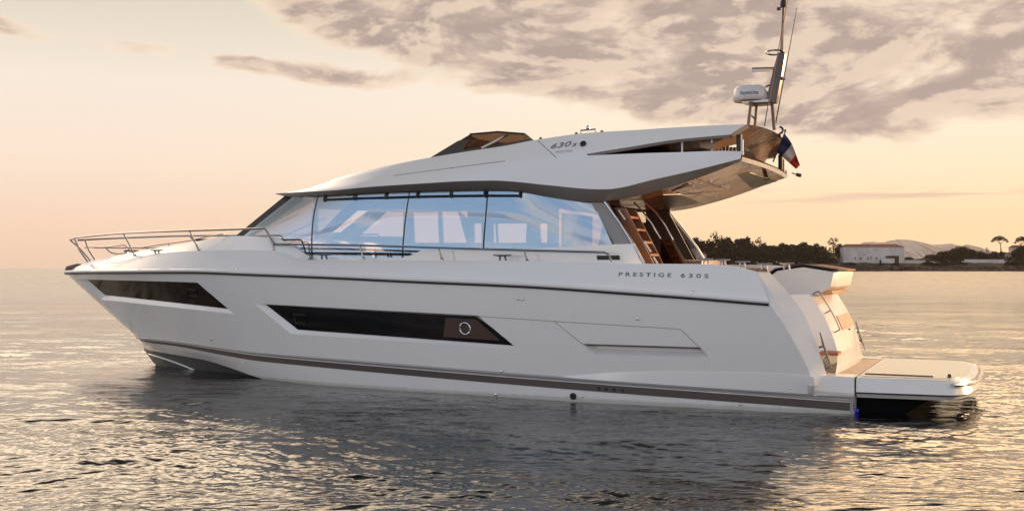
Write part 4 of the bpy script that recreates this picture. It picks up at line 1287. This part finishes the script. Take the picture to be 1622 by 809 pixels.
mtube('mast_brace', [(1188, 181), (1196, 189)], .014, y=.0)
an_ = MB(); 
for nm, uvs, r, y in (('whip_antenna', [(1228.5, 197), (1262.5, 12)], [.014, .006], -.35), ('whip_antenna', [(1211, 200), (1216, 170), (1249, -6)], [.012, .009, .006], .35)):
    mtube(nm, uvs, r, 'black_rubber', y, yacht)
m = MB(); c_ = bp(1235, 206.5, -.5); m.tube([c_ + Vector((math.cos(k * math.pi / 6) * .06, 0, math.sin(k * math.pi / 6) * .06)) for k in range(3, 10)], .022, 6); m.lathe(c_ + Vector((0, 0, -.12)), [(.03, 0), (.03, .06)], (0, 0, 1), 8); m.build('stern_light', 'black_rubber', yacht)
m = MB(); a, b = bp(1254, 274, -1.55), bp(1269, 278.5, -1.55); m.tube([a, a.lerp(b, .55)], .012, 6); m.tube([a.lerp(b, .5), b], .035, 8); m.build('aft_camera', 'dark_metal', yacht)

# ------------------------------------------------------------------ lettering
def text_mesh(body, size, extr=.004, shear=0.0, bold=0.0, spacing=1.0):
    cu = bpy.data.curves.new('txt', 'FONT'); cu.body = body; cu.size = size; cu.extrude = extr; cu.shear = shear; cu.offset = bold; cu.space_character = spacing
    o = bpy.data.objects.new('txt', cu); S.collection.objects.link(o)
    bpy.context.view_layer.update(); d_ = bpy.context.evaluated_depsgraph_get()
    me = bpy.data.meshes.new_from_object(o.evaluated_get(d_)); bpy.data.objects.remove(o); bpy.data.curves.remove(cu)
    return me


def lettering(name, body, ua, ub, hgt, mat, tree, parent, shear=0.0, bold=0.0, spacing=1.0, off=.003):
    """write body from pixel ua to pixel ub on a surface"""
    me = text_mesh(body, 1.0, .0, shear, bold, spacing)
    xs = [v.co.x for v in me.vertices]; x0, x1 = min(xs), max(xs); ys = [v.co.y for v in me.vertices]; y1 = max(ys)
    pa, na = hit(*ua, tree); pb, nb = hit(*ub, tree)
    nrm = (na + nb).normalized(); rt = (pb - pa); L = rt.length; rt.normalize(); up = nrm.cross(rt).normalized()
    if up.z < 0: up = -up
    for v in me.vertices:
        a = (v.co.x - x0) / (x1 - x0) * L; b = v.co.y / y1 * hgt
        q = pa + rt * a + up * b
        loc, nn, i_, d_ = tree.ray_cast(q + nrm * .5, -nrm)
        if loc is None: loc, nn = q, nrm
        if nn.dot(nrm) < 0: nn = -nn
        v.co = loc + nn * off
    me.name = name; me.materials.clear(); me.materials.append(MATS[mat])
    o = bpy.data.objects.new(name, me); S.collection.objects.link(o); o.parent = parent
    md = o.modifiers.new('s', 'SOLIDIFY'); md.thickness = .006; md.offset = 0
    return o


lettering('hull_lettering', 'PRESTIGE', (980, 437), (1063, 438.7), .068, 'lettering', bt, bul_o, 0, .012, 1.6)
lettering('hull_lettering', '630S', (1078, 439), (1122, 440.2), .068, 'lettering', bt, bul_o, 0, .012, 1.6)
lettering('roof_lettering', '630', (872, 236), (904, 231.5), .125, 'lettering', TB, top_o, .2, .008, 1.05)
lettering('roof_lettering', 's', (906, 232.5), (913, 231.5), .075, 'lettering', TB, top_o, .2, .008)
lettering('roof_lettering', 'PRESTIGE', (880, 243), (906, 240.5), .05, 'lettering_faint', TB, top_o, 0, .0, 1.1)
rd_t = MB(); rd_t.lathe(rc, [(.30, -.04), (.325, .0), (.325, .05), (.30, .19), (.26, .225), (.15, .245), (.02, .25)], (0, 0, 1), 32); RDT = BVHTree.FromPolygons([tuple(p) for p in rd_t.v], rd_t.f)
lettering('radar_lettering', 'Raymarine', (1173, 150.5), (1201, 149), .07, 'lettering', RDT, mast_o, 0, .012)

# ------------------------------------------------------------------ ensign
fl = thing('ensign_flag', 'French tricolour flag hanging from a slanted staff on the aft edge of the yacht hardtop', 'flag', tuple(O), YROT)
yF = -.95
def fp(u, v, dy=0.0): return bp(u, v, yF + dy)
m = MB(); m.tube([fp(1224.5, 256.5), fp(1243.7, 209)], .014, 8); m.lathe(fp(1243.7, 209), [(.01, 0), (.025, .015), (.02, .04), (.004, .05)], (0, 0, 1), 10); m.build('flag_staff', 'dark_metal', fl)
upE = [(1243.2, 212.5), (1250, 221), (1255, 229.5), (1260.5, 243.5), (1264.5, 254.5), (1267.3, 262)]
loE = [(1230.5, 241.5), (1234, 244.5), (1239, 248.5), (1249.5, 257.5), (1255, 262.5), (1261, 267.8)]
def flag_rows(i0, i1, n=8):
    out = []
    fu = pchip(range(6), [p[0] for p in upE]); fv = pchip(range(6), [p[1] for p in upE]); gu = pchip(range(6), [p[0] for p in loE]); gv = pchip(range(6), [p[1] for p in loE])
    for i in range(n + 1):
        s_ = i0 + (i1 - i0) * i / n; r_ = []
        for j in range(9):
            w = j / 8; dy = .06 * math.sin(s_ * 2.4 + w * 3.0) * (s_ / 5) + .05 * math.sin(w * 9 + s_ * .7) * (.3 + s_ / 7)
            r_.append(fp(fu(s_) * (1 - w) + gu(s_) * w, fv(s_) * (1 - w) + gv(s_) * w, dy))
        out.append(r_)
    return out
for i0, i1, mt_ in ((0, 1.9, 'flag_blue'), (1.9, 3.1, 'flag_white'), (3.1, 5, 'flag_red')):
    m = MB(); m.shell(flag_rows(i0, i1), (0, .004, 0)); m.build('flag_stripe', mt_, fl, ang=80)

# ------------------------------------------------------------------ sea
def make_sea():
    rng = np.random.default_rng(5)
    # rows: geometric in distance; columns: angular fan wide enough for side-steps
    d = [2.2]
    while d[-1] < 60: d.append(d[-1] + max(.022, d[-1] ** 2 / (1098 * H) * .42))
    while d[-1] < 8000: d.append(d[-1] * 1.035)
    d = np.array(d)
    a = np.linspace(-1, 1, 1500); a = R(40) * a + R(10) * a ** 5
    D, A = np.meshgrid(d, a, indexing='ij')
    X = D * np.tan(A) / np.maximum(1, 1); Y = D.copy()
    Z = np.zeros_like(X)
    dd = np.gradient(d)[:, None]; fan = (D * (R(80) / 1500)) * 1.2
    cell = np.maximum(dd, fan)
    comps = []
    for lam, n, slope in ((5.5, 4, .014), (2.6, 6, .022), (1.35, 9, .048), (.72, 12, .062), (.40, 16, .078), (.23, 18, .082), (.14, 14, .06)):
        for i in range(n):
            L = lam * rng.uniform(.75, 1.3); th = rng.normal(R(78), R(30)); k = 2 * math.pi / L
            comps.append((L, k * math.cos(th), k * math.sin(th), slope / math.sqrt(n) * 1.414 / k, rng.uniform(0, 6.28)))
    # gentle cat's paws: patches of rougher and calmer water
    patch = .56 + .44 * np.sin(X * .19 + 1.1 + 1.3 * np.sin(Y * .11)) * np.sin(Y * .16 + .7 + .8 * np.sin(X * .13))
    # warp so the crests are short and irregular
    wx = .25 * np.sin(X * .9 + Y * 1.7) + .4 * np.sin(X * .37 - Y * .61 + 2)
    wy = .22 * np.sin(X * 1.3 - Y * .8 + 1) + .35 * np.sin(X * .43 + Y * .5)
    for L, kx, ky, amp, ph in comps:
        att = np.clip((L / cell - 2.2) / 2.0, 0, 1)
        p = (X + wx) * kx + (Y + wy) * ky + ph
        s_ = np.sin(p)
        Z += amp * att * (s_ + .22 * np.cos(2 * p)) * (patch if L < 3 else 1)
    # calmer in the lee close to the hull
    lx = (X - O.x) * Fw.x + (Y - O.y) * Fw.y; ly = (X - O.x) * Pt.x + (Y - O.y) * Pt.y
    near = np.clip((np.abs(ly) - 2.2) / 2.2, 0, 1); ins = ((lx > -1.5) & (lx < 17)).astype(float)
    Z *= 1 - ins * (1 - near) * .55
    # hole-free: the hull displaces nothing, it simply stands in the sheet
    nr, nc = X.shape
    V = np.stack([X, Y, Z], -1).reshape(-1, 3)
    i = np.arange(nr - 1)[:, None] * nc + np.arange(nc - 1)[None, :]
    Fc = np.stack([i, i + 1, i + 1 + nc, i + nc], -1).reshape(-1, 4)
    me = bpy.data.meshes.new('sea'); me.vertices.add(len(V)); me.vertices.foreach_set('co', V.astype(np.float32).ravel())
    me.loops.add(Fc.size); me.loops.foreach_set('vertex_index', Fc.astype(np.int32).ravel())
    me.polygons.add(len(Fc)); me.polygons.foreach_set('loop_start', np.arange(0, Fc.size, 4, dtype=np.int32)); me.polygons.foreach_set('loop_total', np.full(len(Fc), 4, np.int32))
    me.polygons.foreach_set('use_smooth', np.ones(len(Fc), bool)); me.update(); me.validate()
    m = bpy.data.materials.new('sea_water'); m.use_nodes = True; t = NT(m.node_tree)
    b = t.n('ShaderNodeBsdfPrincipled'); o = t.n('ShaderNodeOutputMaterial'); t.t.links.new(b.outputs[0], o.inputs[0])
    t.put(b.inputs['Base Color'], (.002, .0045, .006)); b.inputs['IOR'].default_value = 1.46
    tc = t.n('ShaderNodeTexCoord').outputs['Object']
    # open water: ripples too fine to model, given as roughness that grows away from the sheltered cove, in gusts
    sy = t.n('ShaderNodeSeparateXYZ'); t.put(sy.inputs[0], tc)
    gust = t.m('MULTIPLY', t.noise(t.xyz(t.m('MULTIPLY', sy.outputs[0], .06), t.m('MULTIPLY', sy.outputs[1], .07), 0.0), 1.0, 7, .68), .30)
    t.put(b.inputs['Roughness'], t.m('ADD', t.sm(sy.outputs[1], 25.0, 160.0, -.06, .12), gust))
    mp = t.n('ShaderNodeMapping'); t.put(mp.inputs[0], tc); mp.inputs['Scale'].default_value = (.55, 1.0, 1.0)
    n1 = t.noise(mp.outputs[0], 7.0, 4, .6, .4); n2 = t.noise(mp.outputs[0], .9, 5, .62, .5)
    n3 = t.noise(mp.outputs[0], .22, 6, .7, .6)
    h_ = t.m('ADD', t.m('ADD', t.m('MULTIPLY', n1, .16), t.m('MULTIPLY', n2, .5)), t.m('MULTIPLY', n3, 3.4))
    bm = t.n('ShaderNodeBump'); bm.inputs['Strength'].default_value = .45; bm.inputs['Distance'].default_value = .10
    t.put(bm.inputs['Height'], h_); t.t.links.new(bm.outputs[0], b.inputs['Normal'])
    me.materials.append(m)
    o_ = bpy.data.objects.new('sea', me); S.collection.objects.link(o_); o_['kind'] = 'structure'
    MATS['sea_water'] = m


make_sea()
#BACKGROUND
# ------------------------------------------------------------------ the far shore
def wp(u, v, D):
    return Vector(((u - CX) / F * D, D, H + (HV - v) / F * D))


def grain(name, ca, cb, scale, rough=.9, bump=0.0, tr=None):
    m = bpy.data.materials.new(name); m.use_nodes = True; t = NT(m.node_tree)
    b = t.n('ShaderNodeBsdfPrincipled'); o = t.n('ShaderNodeOutputMaterial'); t.t.links.new(b.outputs[0], o.inputs[0])
    g = t.n('ShaderNodeNewGeometry').outputs['Position']
    f = t.noise(g, scale, 6, .65)
    t.put(b.inputs['Base Color'], t.mix(t.sm(f, .38, .64), ca, cb)); b.inputs['Roughness'].default_value = rough; b.inputs['Specular IOR Level'].default_value = .12
    if bump:
        bm = t.n('ShaderNodeBump'); bm.inputs['Strength'].default_value = bump; bm.inputs['Distance'].default_value = 1.0
        t.put(bm.inputs['Height'], f); t.t.links.new(bm.outputs[0], b.inputs['Normal'])
    MATS[name] = m


grain('rock', (.022, .016, .013), (.105, .08, .063), .35, bump=.6)
grain('leaf_pine', (.010, .008, .005), (.034, .026, .013), .25)
grain('leaf_bush', (.011, .009, .005), (.036, .028, .014), .4)
grain('leaf_dry', (.055, .04, .018), (.12, .085, .04), .4)
grain('bark', (.035, .024, .018), (.09, .06, .042), .8)
grain('plaster', (.50, .47, .45), (.62, .59, .57), .15)
grain('roof_tile', (.20, .075, .05), (.30, .12, .08), .5)
grain('far_window', (.02, .018, .018), (.05, .045, .042), .3, rough=.3)
grain('hazed_mountain', (.34, .30, .31), (.46, .41, .41), .003)  # pale base colour carries part of the distant haze

ZG = 6.2


def headland():
    xs = np.linspace(80, 560, 240); rows_ = []
    nz = np.random.default_rng(2)
    ph = nz.uniform(0, 6.28, (6, 8))
    def n_(x, k): return sum(math.sin(x * (.05 * 1.7 ** i) + ph[k][i]) / 1.35 ** i for i in range(7))
    prof = [(-3, -2.0), (0, .02), (2.5, 1.3), (6, 2.0), (9, 3.4), (13, 3.9), (18, 5.0), (26, 5.7), (40, 6.2), (120, 6.6), (260, 7.0)]
    for k, (dy, z) in enumerate(prof):
        r_ = []
        for x in xs:
            wob = n_(x, min(k, 5)) * (1.6 if k else 2.0)
            zz = z + (n_(x * 1.7 + 20, (k + 2) % 6) * .42 if 1 < k < 8 else (n_(x, 1) * .15 if k >= 8 else 0))
            r_.append(Vector((x, 800 + dy + wob + 1.5 * n_(x * .3, 0), zz)))
        rows_.append(r_)
    m = MB(); m.grid(rows_)
    o = m.build('headland', 'rock', None, ang=60); o['kind'] = 'structure'


headland()


def mountains():
    sil = [(1290, 418), (1330, 408), (1350, 398), (1371, 383.5), (1383, 382.5), (1394, 384), (1410, 381), (1424, 379), (1441, 379.8), (1458, 383), (1470, 386), (1480, 387.6), (1494, 386.5), (1506, 385.7), (1521, 389.3), (1534, 386.8), (1544, 391), (1560, 395), (1590, 402), (1640, 409), (1720, 420)]
    D = 7400.0
    fz = pchip([p[0] for p in sil], [p[1] for p in sil]); rows_ = [[] for _ in range(6)]
    rg = np.random.default_rng(9)
    for i in range(221):
        u = 1290 + 430 * i / 220
        z = max(2, wp(u, fz(u) + rg.normal(0, .22), D).z); x = wp(u, 0, D).x
        for k, (dz, dy) in enumerate(((0, -900), (.28, -650), (.6, -380), (.85, -150), (1.0, 0), (0, 700))):
            rows_[k].append(Vector((x + (rg.normal(0, 5) if 0 < k < 5 else 0), D + dy + (rg.normal(0, 40) if 0 < k < 4 else 0), z * dz - (.5 if dz == 0 else 0))))
    m = MB(); m.grid(rows_); o = m.build('mountains', 'hazed_mountain', None, ang=40); o['kind'] = 'structure'


mountains()


def crown(seed, lobes, nleaf, size, mat, flat=1.0):
    """leaf clumps spread through a few lobes (x, y, z, radius) -> list of quads"""
    r = random.Random(seed); m = MB(); tot = sum(l[3] ** 2 for l in lobes)
    for lx, ly, lz, lr in lobes:
        for _ in range(int(nleaf * lr ** 2 / tot)):
            while True:
                d = Vector((r.uniform(-1, 1), r.uniform(-1, 1), r.uniform(-1, 1)))
                if .1 < d.length < 1: break
            d = d.normalized() * (d.length ** .45)
            p = Vector((lx, ly, lz)) + Vector((d.x * lr, d.y * lr, d.z * lr * flat)) * r.uniform(.72, 1.08)
            s_ = size * r.uniform(.5, 1.25)
            a = Vector((r.gauss(0, 1), r.gauss(0, 1), r.gauss(0, 1))).normalized(); b = a.orthogonal().normalized(); c = a.cross(b)
            m.poly([p + b * s_, p + c * s_ * .6, p - b * s_ * .8, p - c * s_ * .7 + a * s_ * .3])
    return m


def lobes_round(seed, w, h, base):
    r = random.Random(seed); L = []
    for _ in range(14):
        a = r.uniform(0, 6.28); q = r.uniform(.1, .95) * w / 2; hh = r.uniform(0, 1)
        L.append((math.cos(a) * q, math.sin(a) * q * .8, base + (h - base) * (.22 + .62 * hh), w * r.uniform(.17, .28) * (1.1 - .45 * hh)))
    return L


PROTO = {}


def tree(kind, name, label, cat, loc, sx, sz, group=None, rz=0.0):
    """kinds are unit-built about 10 m tall, then scaled"""
    if kind not in PROTO:
        sd_0 = sum(map(ord, kind)); k = kind[0]
        if kind.startswith('round'):
            c_ = crown(sd_0, lobes_round(sd_0, 9.5, 10, 1.6), 1900, .55, 'leaf_pine'); mat = 'leaf_pine'
            limbs = [((0, 0, -.5), (0.1, 0, 3), (.3, .1, 6.5)), ((0.1, 0, 2.5), (1.6, .3, 5), (2.4, .5, 6.6)), ((0, 0, 3), (-1.3, 0, 5.2), (-2.2, -.3, 6.8))]
        elif kind.startswith('airy'):
            r = random.Random(sd_0)
            L = [(math.cos(i * 1.3) * 2.3 * r.uniform(.5, 1.1), math.sin(i * 1.3) * 2, 4.2 + i * .62, r.uniform(.9, 1.35)) for i in range(9)]
            c_ = crown(sd_0, L, 430, .36, 'leaf_pine'); mat = 'leaf_pine'
            limbs = [((0, 0, -.5), (.2, 0, 4), (.1, 0, 9)), ((.1, 0, 3), (1.5, .4, 5.5), (2.3, .6, 7)), ((.1, 0, 4), (-1.4, 0, 6), (-2, -.2, 7.6)), ((.1, 0, 5.5), (1, .2, 7.5), (1.2, .2, 8.8))]
        elif kind.startswith('umbrella'):
            L = [(-2.9, 0, 7.3, 1.25), (-1.5, .4, 8.1, 1.4), (0, -.3, 8.6, 1.4), (1.6, .3, 8.1, 1.4), (3.0, 0, 7.2, 1.2), (-3.9, .2, 6.4, .8), (4.1, 0, 6.2, .75), (.4, .8, 7.6, 1.2), (-.8, -.9, 7.3, 1.1)]
            c_ = crown(sd_0, L, 700, .34, 'leaf_pine', .62); mat = 'leaf_pine'
            limbs = [((.9, 0, -.5), (.6, 0, 3), (.1, 0, 6.5)), ((.3, 0, 4.8), (1.5, .1, 6.3), (2.6, .1, 7.1)), ((.2, 0, 5), (-1.2, 0, 6.4), (-2.6, 0, 7.1)), ((.1, 0, 6), (-.2, .2, 7.2), (-.3, .3, 8))]
        else:
            c_ = crown(sd_0, [(-3, 0, 3.2, 3.4), (3, .4, 3.0, 3.4), (0, -.3, 5.4, 3.7), (-1.6, .5, 6.6, 2.4), (2.2, 0, 5.6, 2.6), (-4.6, 0, 1.8, 2.2), (4.8, 0, 1.8, 2.2)], 1500, .6, 'leaf_bush'); mat = 'leaf_bush'
            limbs = [((0, 0, -.5), (0, 0, 2), (.4, 0, 4.5)), ((0, 0, 1), (1.6, .2, 3), (2.5, .2, 4.4))]
        t_ = MB()
        for i, l in enumerate(limbs): t_.tube(l, [.34, .24, .1] if i == 0 else [.16, .12, .05], 6)
        r0_ = thing(name, label, cat, loc, rz, group)
        a = c_.build('crown', mat, r0_, smooth=False, fixn=False); b = t_.build('trunk', 'bark', r0_)
        PROTO[kind] = (a, b)
    else:
        r0_ = thing(name, label, cat, loc, rz, group)
        for q in PROTO[kind]:
            c_ = q.copy(); S.collection.objects.link(c_); c_.parent = r0_
    r0_.scale = (sx, sx, sz)
    return r0_


def put_tree(kind, u, vt, D, wpx, name, label, cat, group=None, vb=None, rz=0.0):
    zb = ZG - .3 if vb is None else wp(u, vb, D).z
    p = wp(u, vt, D); h = p.z - zb
    wid = {'r': 7.2, 'a': 6.6, 'u': 9.0, 'b': 9.0}[kind[0]]
    top_ = {'r': 10.3, 'a': 10.2, 'u': 9.6, 'b': 9.4}[kind[0]]
    return tree(kind, name, label, cat, (p.x, D, zb), wpx / F * D / wid, h / top_, group, rz)


GW = 'trees of the dark wood on the headland'
LW = 'dark rounded tree in the dense wood on the shore behind the yacht stern'
wood = [(1052, 379, 30), (1072, 377, 30), (1090, 374.5, 24), (1106, 374, 26), (1121, 376, 24), (1150, 373.5, 28), (1166, 372, 28), (1179, 373, 24), (1192, 380, 22), (1214, 384.5, 22), (1228, 384, 22), (1243, 383, 26), (1256, 386, 22), (1271, 381.5, 30), (1284, 383.5, 24), (1294, 384, 22), (1303, 388, 20)]
wr = random.Random(3)
for i, (u, vt, wpx) in enumerate(wood):
    put_tree('round%d' % (i % 4), u, vt + .5, 850 + wr.uniform(-8, 22), wpx, 'pine_tree', LW, 'tree', GW, rz=wr.uniform(0, 6.28))
for i in range(17):
    u = 1046 + i * 16.4 + wr.uniform(-4, 4); vt = 391 + wr.uniform(-4, 6)
    put_tree('round%d' % (i % 4), u, vt, 836 + wr.uniform(-6, 6), 24 + wr.uniform(-4, 8), 'pine_tree', 'dark low tree in the front row of the wood on the shore', 'tree', 'low front trees of the wood', rz=wr.uniform(0, 6.28))
for i in range(20):
    u = 1044 + i * 14.2 + wr.uniform(-4, 4); vt = 406 + wr.uniform(-3, 4)
    put_tree('bush%d' % (i % 2), u, vt, 824 + wr.uniform(-4, 4), 18 + wr.uniform(-4, 8), 'shrub', 'low dark shrub along the rocky edge in front of the wood', 'shrub', 'shrubs at the edge of the wood', rz=wr.uniform(0, 6.28))
put_tree('airy0', 1135, 365, 846, 27, 'pine_tree', 'tallest tree of the wood, with an open crown rising above its neighbours', 'tree')
put_tree('airy1', 1205, 376, 846, 21, 'pine_tree', 'small open crowned tree in a dip of the wood, left of the low rounded crowns', 'tree')
put_tree('airy2', 1320, 375, 844, 21, 'pine_tree', 'airy tree with sky showing through, last at the wood edge beside the white villa', 'tree', rz=1.0)
put_tree('round1', 1331, 385, 850, 16, 'pine_tree', 'small dark tree touching the left corner of the white villa', 'tree')
# right-hand vegetation
put_tree('umbrella0', 1583.5, 372.5, 852, 27, 'umbrella_pine', 'lone umbrella pine with a flat wide crown on a bare trunk against the sunset', 'tree', vb=402)
put_tree('umbrella0', 1618, 373.5, 848, 26, 'umbrella_pine', 'umbrella pine rising at the right edge of the photo beside the tiled house', 'tree', vb=404, rz=2)
put_tree('airy2', 1563.5, 391.5, 850, 6, 'pine_tree', 'tiny tufted treetop just left of the lone umbrella pine', 'tree', vb=405)
for i, (u, vt, wpx) in enumerate(((1477, 402, 26), (1492, 397, 26), (1507, 393.5, 28), (1521, 388.5, 28), (1536, 392.5, 28), (1550, 396, 26), (1564, 400, 24), (1574, 397.5, 22), (1585, 397.5, 20))):
    put_tree('bush%d' % (i % 2), u, vt, 842 + (i % 3) * 4, wpx, 'bush', 'dark rounded bush in the clump between the villa and the lone umbrella pine', 'bush', 'bushes right of the villa', vb=415, rz=i * 1.1)
for i, (u, vt, wpx) in enumerate(((1614, 389, 16), (1622, 385, 20), (1630, 388, 20), (1618, 400, 22), (1640, 392, 26))):
    put_tree('round%d' % (i % 4), u, vt, 836 + i * 2, wpx, 'pine_tree', 'dark tree in the thicket at the right edge beside the pale house', 'tree', 'trees at the right edge', vb=418, rz=i * .7)
for i, (u, vt, wpx) in enumerate(((1346, 415, 14), (1396, 416.5, 12), (1417, 416, 12), (1470, 414, 16), (1487, 415.5, 14), (1504, 414.5, 20), (1520, 414, 16), (1600, 414, 18), (1616, 413, 20))):
    put_tree('bush%d' % (i % 2), u, vt, 814, wpx, 'shrub', 'low dark shrub on the rocky bank below the villa wall', 'shrub', 'shrubs on the rocky bank', vb=419.5, rz=i)


def boxm(m, u0, u1, v0, v1, D, dep):
    a, b = wp(u0, v1, D), wp(u1, v0, D)
    m.box(((a.x + b.x) / 2, D + dep / 2, (a.z + b.z) / 2), (abs(b.x - a.x), dep, abs(b.z - a.z)))


def bpart(name, u0, u1, v0, v1, D, dep, mat, root):
    m = MB(); boxm(m, u0, u1, v0, v1, D, dep); m.v = [tuple(Vector(p) - root.location) for p in m.v]
    return m.build(name, mat, root)


def hip_roof(u0, u1, ve, vr, D, dep, root, mat='roof_tile', inset=.16, over=.6):
    a, b = wp(u0, ve, D), wp(u1, ve, D); zr = wp(u0, vr, D).z; L = b.x - a.x
    x0, x1, y0, y1 = a.x - over, b.x + over, D - over, D + dep + over; ym = (y0 + y1) / 2
    V = [(x0, y0, a.z), (x1, y0, a.z), (x1, y1, a.z), (x0, y1, a.z), (x0 + L * inset, ym, zr), (x1 - L * inset, ym, zr)]
    m = MB(); m.v = [tuple(Vector(p) - root.location) for p in V]
    for f in ((0, 1, 5, 4), (1, 2, 5), (2, 3, 4, 5), (3, 0, 4), (3, 2, 1, 0)): m.face(f)
    return m.build('roof', mat, root, smooth=False)


DV = 838.0
vi = thing('villa', 'long white villa with a low red tiled roof on the headland shore', 'house', tuple(wp(1385, 417, DV)))
wl_ = bpart('wall', 1336, 1432.5, 390.5, 419, DV, 14, 'plaster', vi)
hip_roof(1336, 1432.5, 390.8, 386.2, DV, 14, vi, inset=.10)
for u, v, w_, h_ in ((1355, 409, 1.6, 3.6), (1363.3, 409.3, 2.0, 3.6), (1375, 408.6, 1.8, 3.8), (1379.5, 408.4, 1.4, 5.5), (1388.5, 409, 1.8, 3.6), (1369, 403.6, 3.6, .9)):
    m_ = bpart('window', u - w_ / 2, u + w_ / 2, v - h_ / 2, v + h_ / 2, DV - .08, .3, 'far_window', vi)
bpart('door', 1393.5, 1397, 412, 417.5, DV - .08, .3, 'far_window', vi)
bpart('awning', 1405, 1424, 405, 408.4, DV - 2.2, 2.5, 'bark', vi); bpart('porch', 1417, 1424, 408.5, 417, DV - .1, .4, 'far_window', vi)
bpart('terrace_wall', 1397.5, 1417, 409.5, 418, DV - 3, 2.4, 'plaster', vi)
bpart('chimney', 1365, 1368, 384.8, 388, DV + 6, 1.4, 'plaster', vi)
h2_ = thing('house', 'pale gabled house glimpsed in a gap near the right end of the dark wood', 'house', tuple(wp(1307, 410, 834)))
bpart('wall', 1302, 1311, 398, 412, 834, 6, 'plaster', h2_); hip_roof(1302, 1311, 398.2, 394, 834, 6, h2_, inset=.4)
bpart('window', 1304.5, 1306.5, 401, 404.5, 833.9, .3, 'far_window', h2_)
h3_ = thing('house', 'small house with a red roof among the trees right beside the cockpit poles', 'house', tuple(wp(1111, 412, 822)))
bpart('wall', 1104, 1119, 403.5, 414, 822, 6, 'plaster', h3_); hip_roof(1104, 1119, 405.5, 399.8, 822, 6, h3_, inset=.12)
for u in (1107.5, 1112, 1116.5): bpart('window', u - .9, u + .9, 407, 410.5, 821.9, .3, 'far_window', h3_)
h4_ = thing('house', 'pale low house with a stepped tiled roof at the right edge of the photo', 'house', tuple(wp(1604, 414, 846)))
bpart('wall', 1592, 1616, 402, 417, 846, 10, 'plaster', h4_); bpart('upper_storey', 1605, 1622, 392, 402, 850, 8, 'plaster', h4_)
r_ = hip_roof(1605, 1622, 392.2, 388, 850, 8, h4_, inset=.2); hip_roof(1592, 1605, 402.2, 399.5, 846, 9, h4_, inset=.2)
for u in (1596, 1601): bpart('window', u - .8, u + .8, 405, 409, 845.9, .3, 'far_window', h4_)
bpart('window', 1608, 1611, 394.5, 399, 849.9, .3, 'far_window', h4_)
for u0, u1, v0, lb in ((1433.5, 1466, 412.3, 'short pale garden wall running from the villa to the dark bushes'), (1528, 1591, 411.2, 'long pale garden wall below the lone umbrella pine')):
    g_ = thing('garden_wall', lb, 'wall', tuple(wp((u0 + u1) / 2, 416, 836)))
    bpart('wall', u0, u1, v0, 418, 836, .6, 'plaster', g_); bpart('coping', u0 - .2, u1 + .2, v0 - .5, v0, 835.8, 1.0, 'plaster', g_)
put_tree('bush1', 1439, 406.3, 843, 13, 'hedge', 'clipped dark hedge beside the right corner of the white villa', 'hedge', vb=414)
put_tree('bush0', 1457, 409.5, 843, 16, 'hedge', 'low dark hedge behind the short pale garden wall', 'hedge', vb=415)
# boulders on the waterline
bb = random.Random(11)
for i in range(26):
    u = 1335 + i * 11.6 + bb.uniform(-4, 4); D = 798 + bb.uniform(-1, 4); r = bb.uniform(.7, 2.0)
    m = MB(); m.lathe((0, 0, 0), [(r * .5, -r * .5), (r, -.1 * r), (r * .95, .35 * r), (r * .5, .7 * r), (.02, .8 * r)], (0, 0, 1), 9)
    m.v = [(x * bb.uniform(.8, 1.3) * 1.4, y * bb.uniform(.8, 1.2), z * bb.uniform(.7, 1.1)) for x, y, z in m.v]
    o = m.build('boulder', 'rock', None, ang=20); o.location = wp(u, 0, D).xy.to_3d() + Vector((0, 0, .2)); o.rotation_euler = (0, 0, bb.uniform(0, 6))
    tag(o, 'dark boulder at the waterline of the rocky headland shore', 'boulder', 'boulders along the headland shore')


# ------------------------------------------------------------------ evening haze
def haze(dens):
    m = MB(); m.box((0, 4100, 106), (20400, 8800, 218.4)); o = m.build('haze', 'gelcoat', None, smooth=False)
    mm = bpy.data.materials.new('haze_air'); mm.use_nodes = True; t = NT(mm.node_tree)
    v = t.n('ShaderNodeVolumePrincipled'); v.inputs['Density'].default_value = dens; v.inputs['Color'].default_value = (.97, .93, .92, 1); v.inputs['Anisotropy'].default_value = .45
    ou = t.n('ShaderNodeOutputMaterial'); t.t.links.new(v.outputs[0], ou.inputs['Volume'])
    o.data.materials[0] = mm; o['kind'] = 'stuff'


haze(2.3e-5)
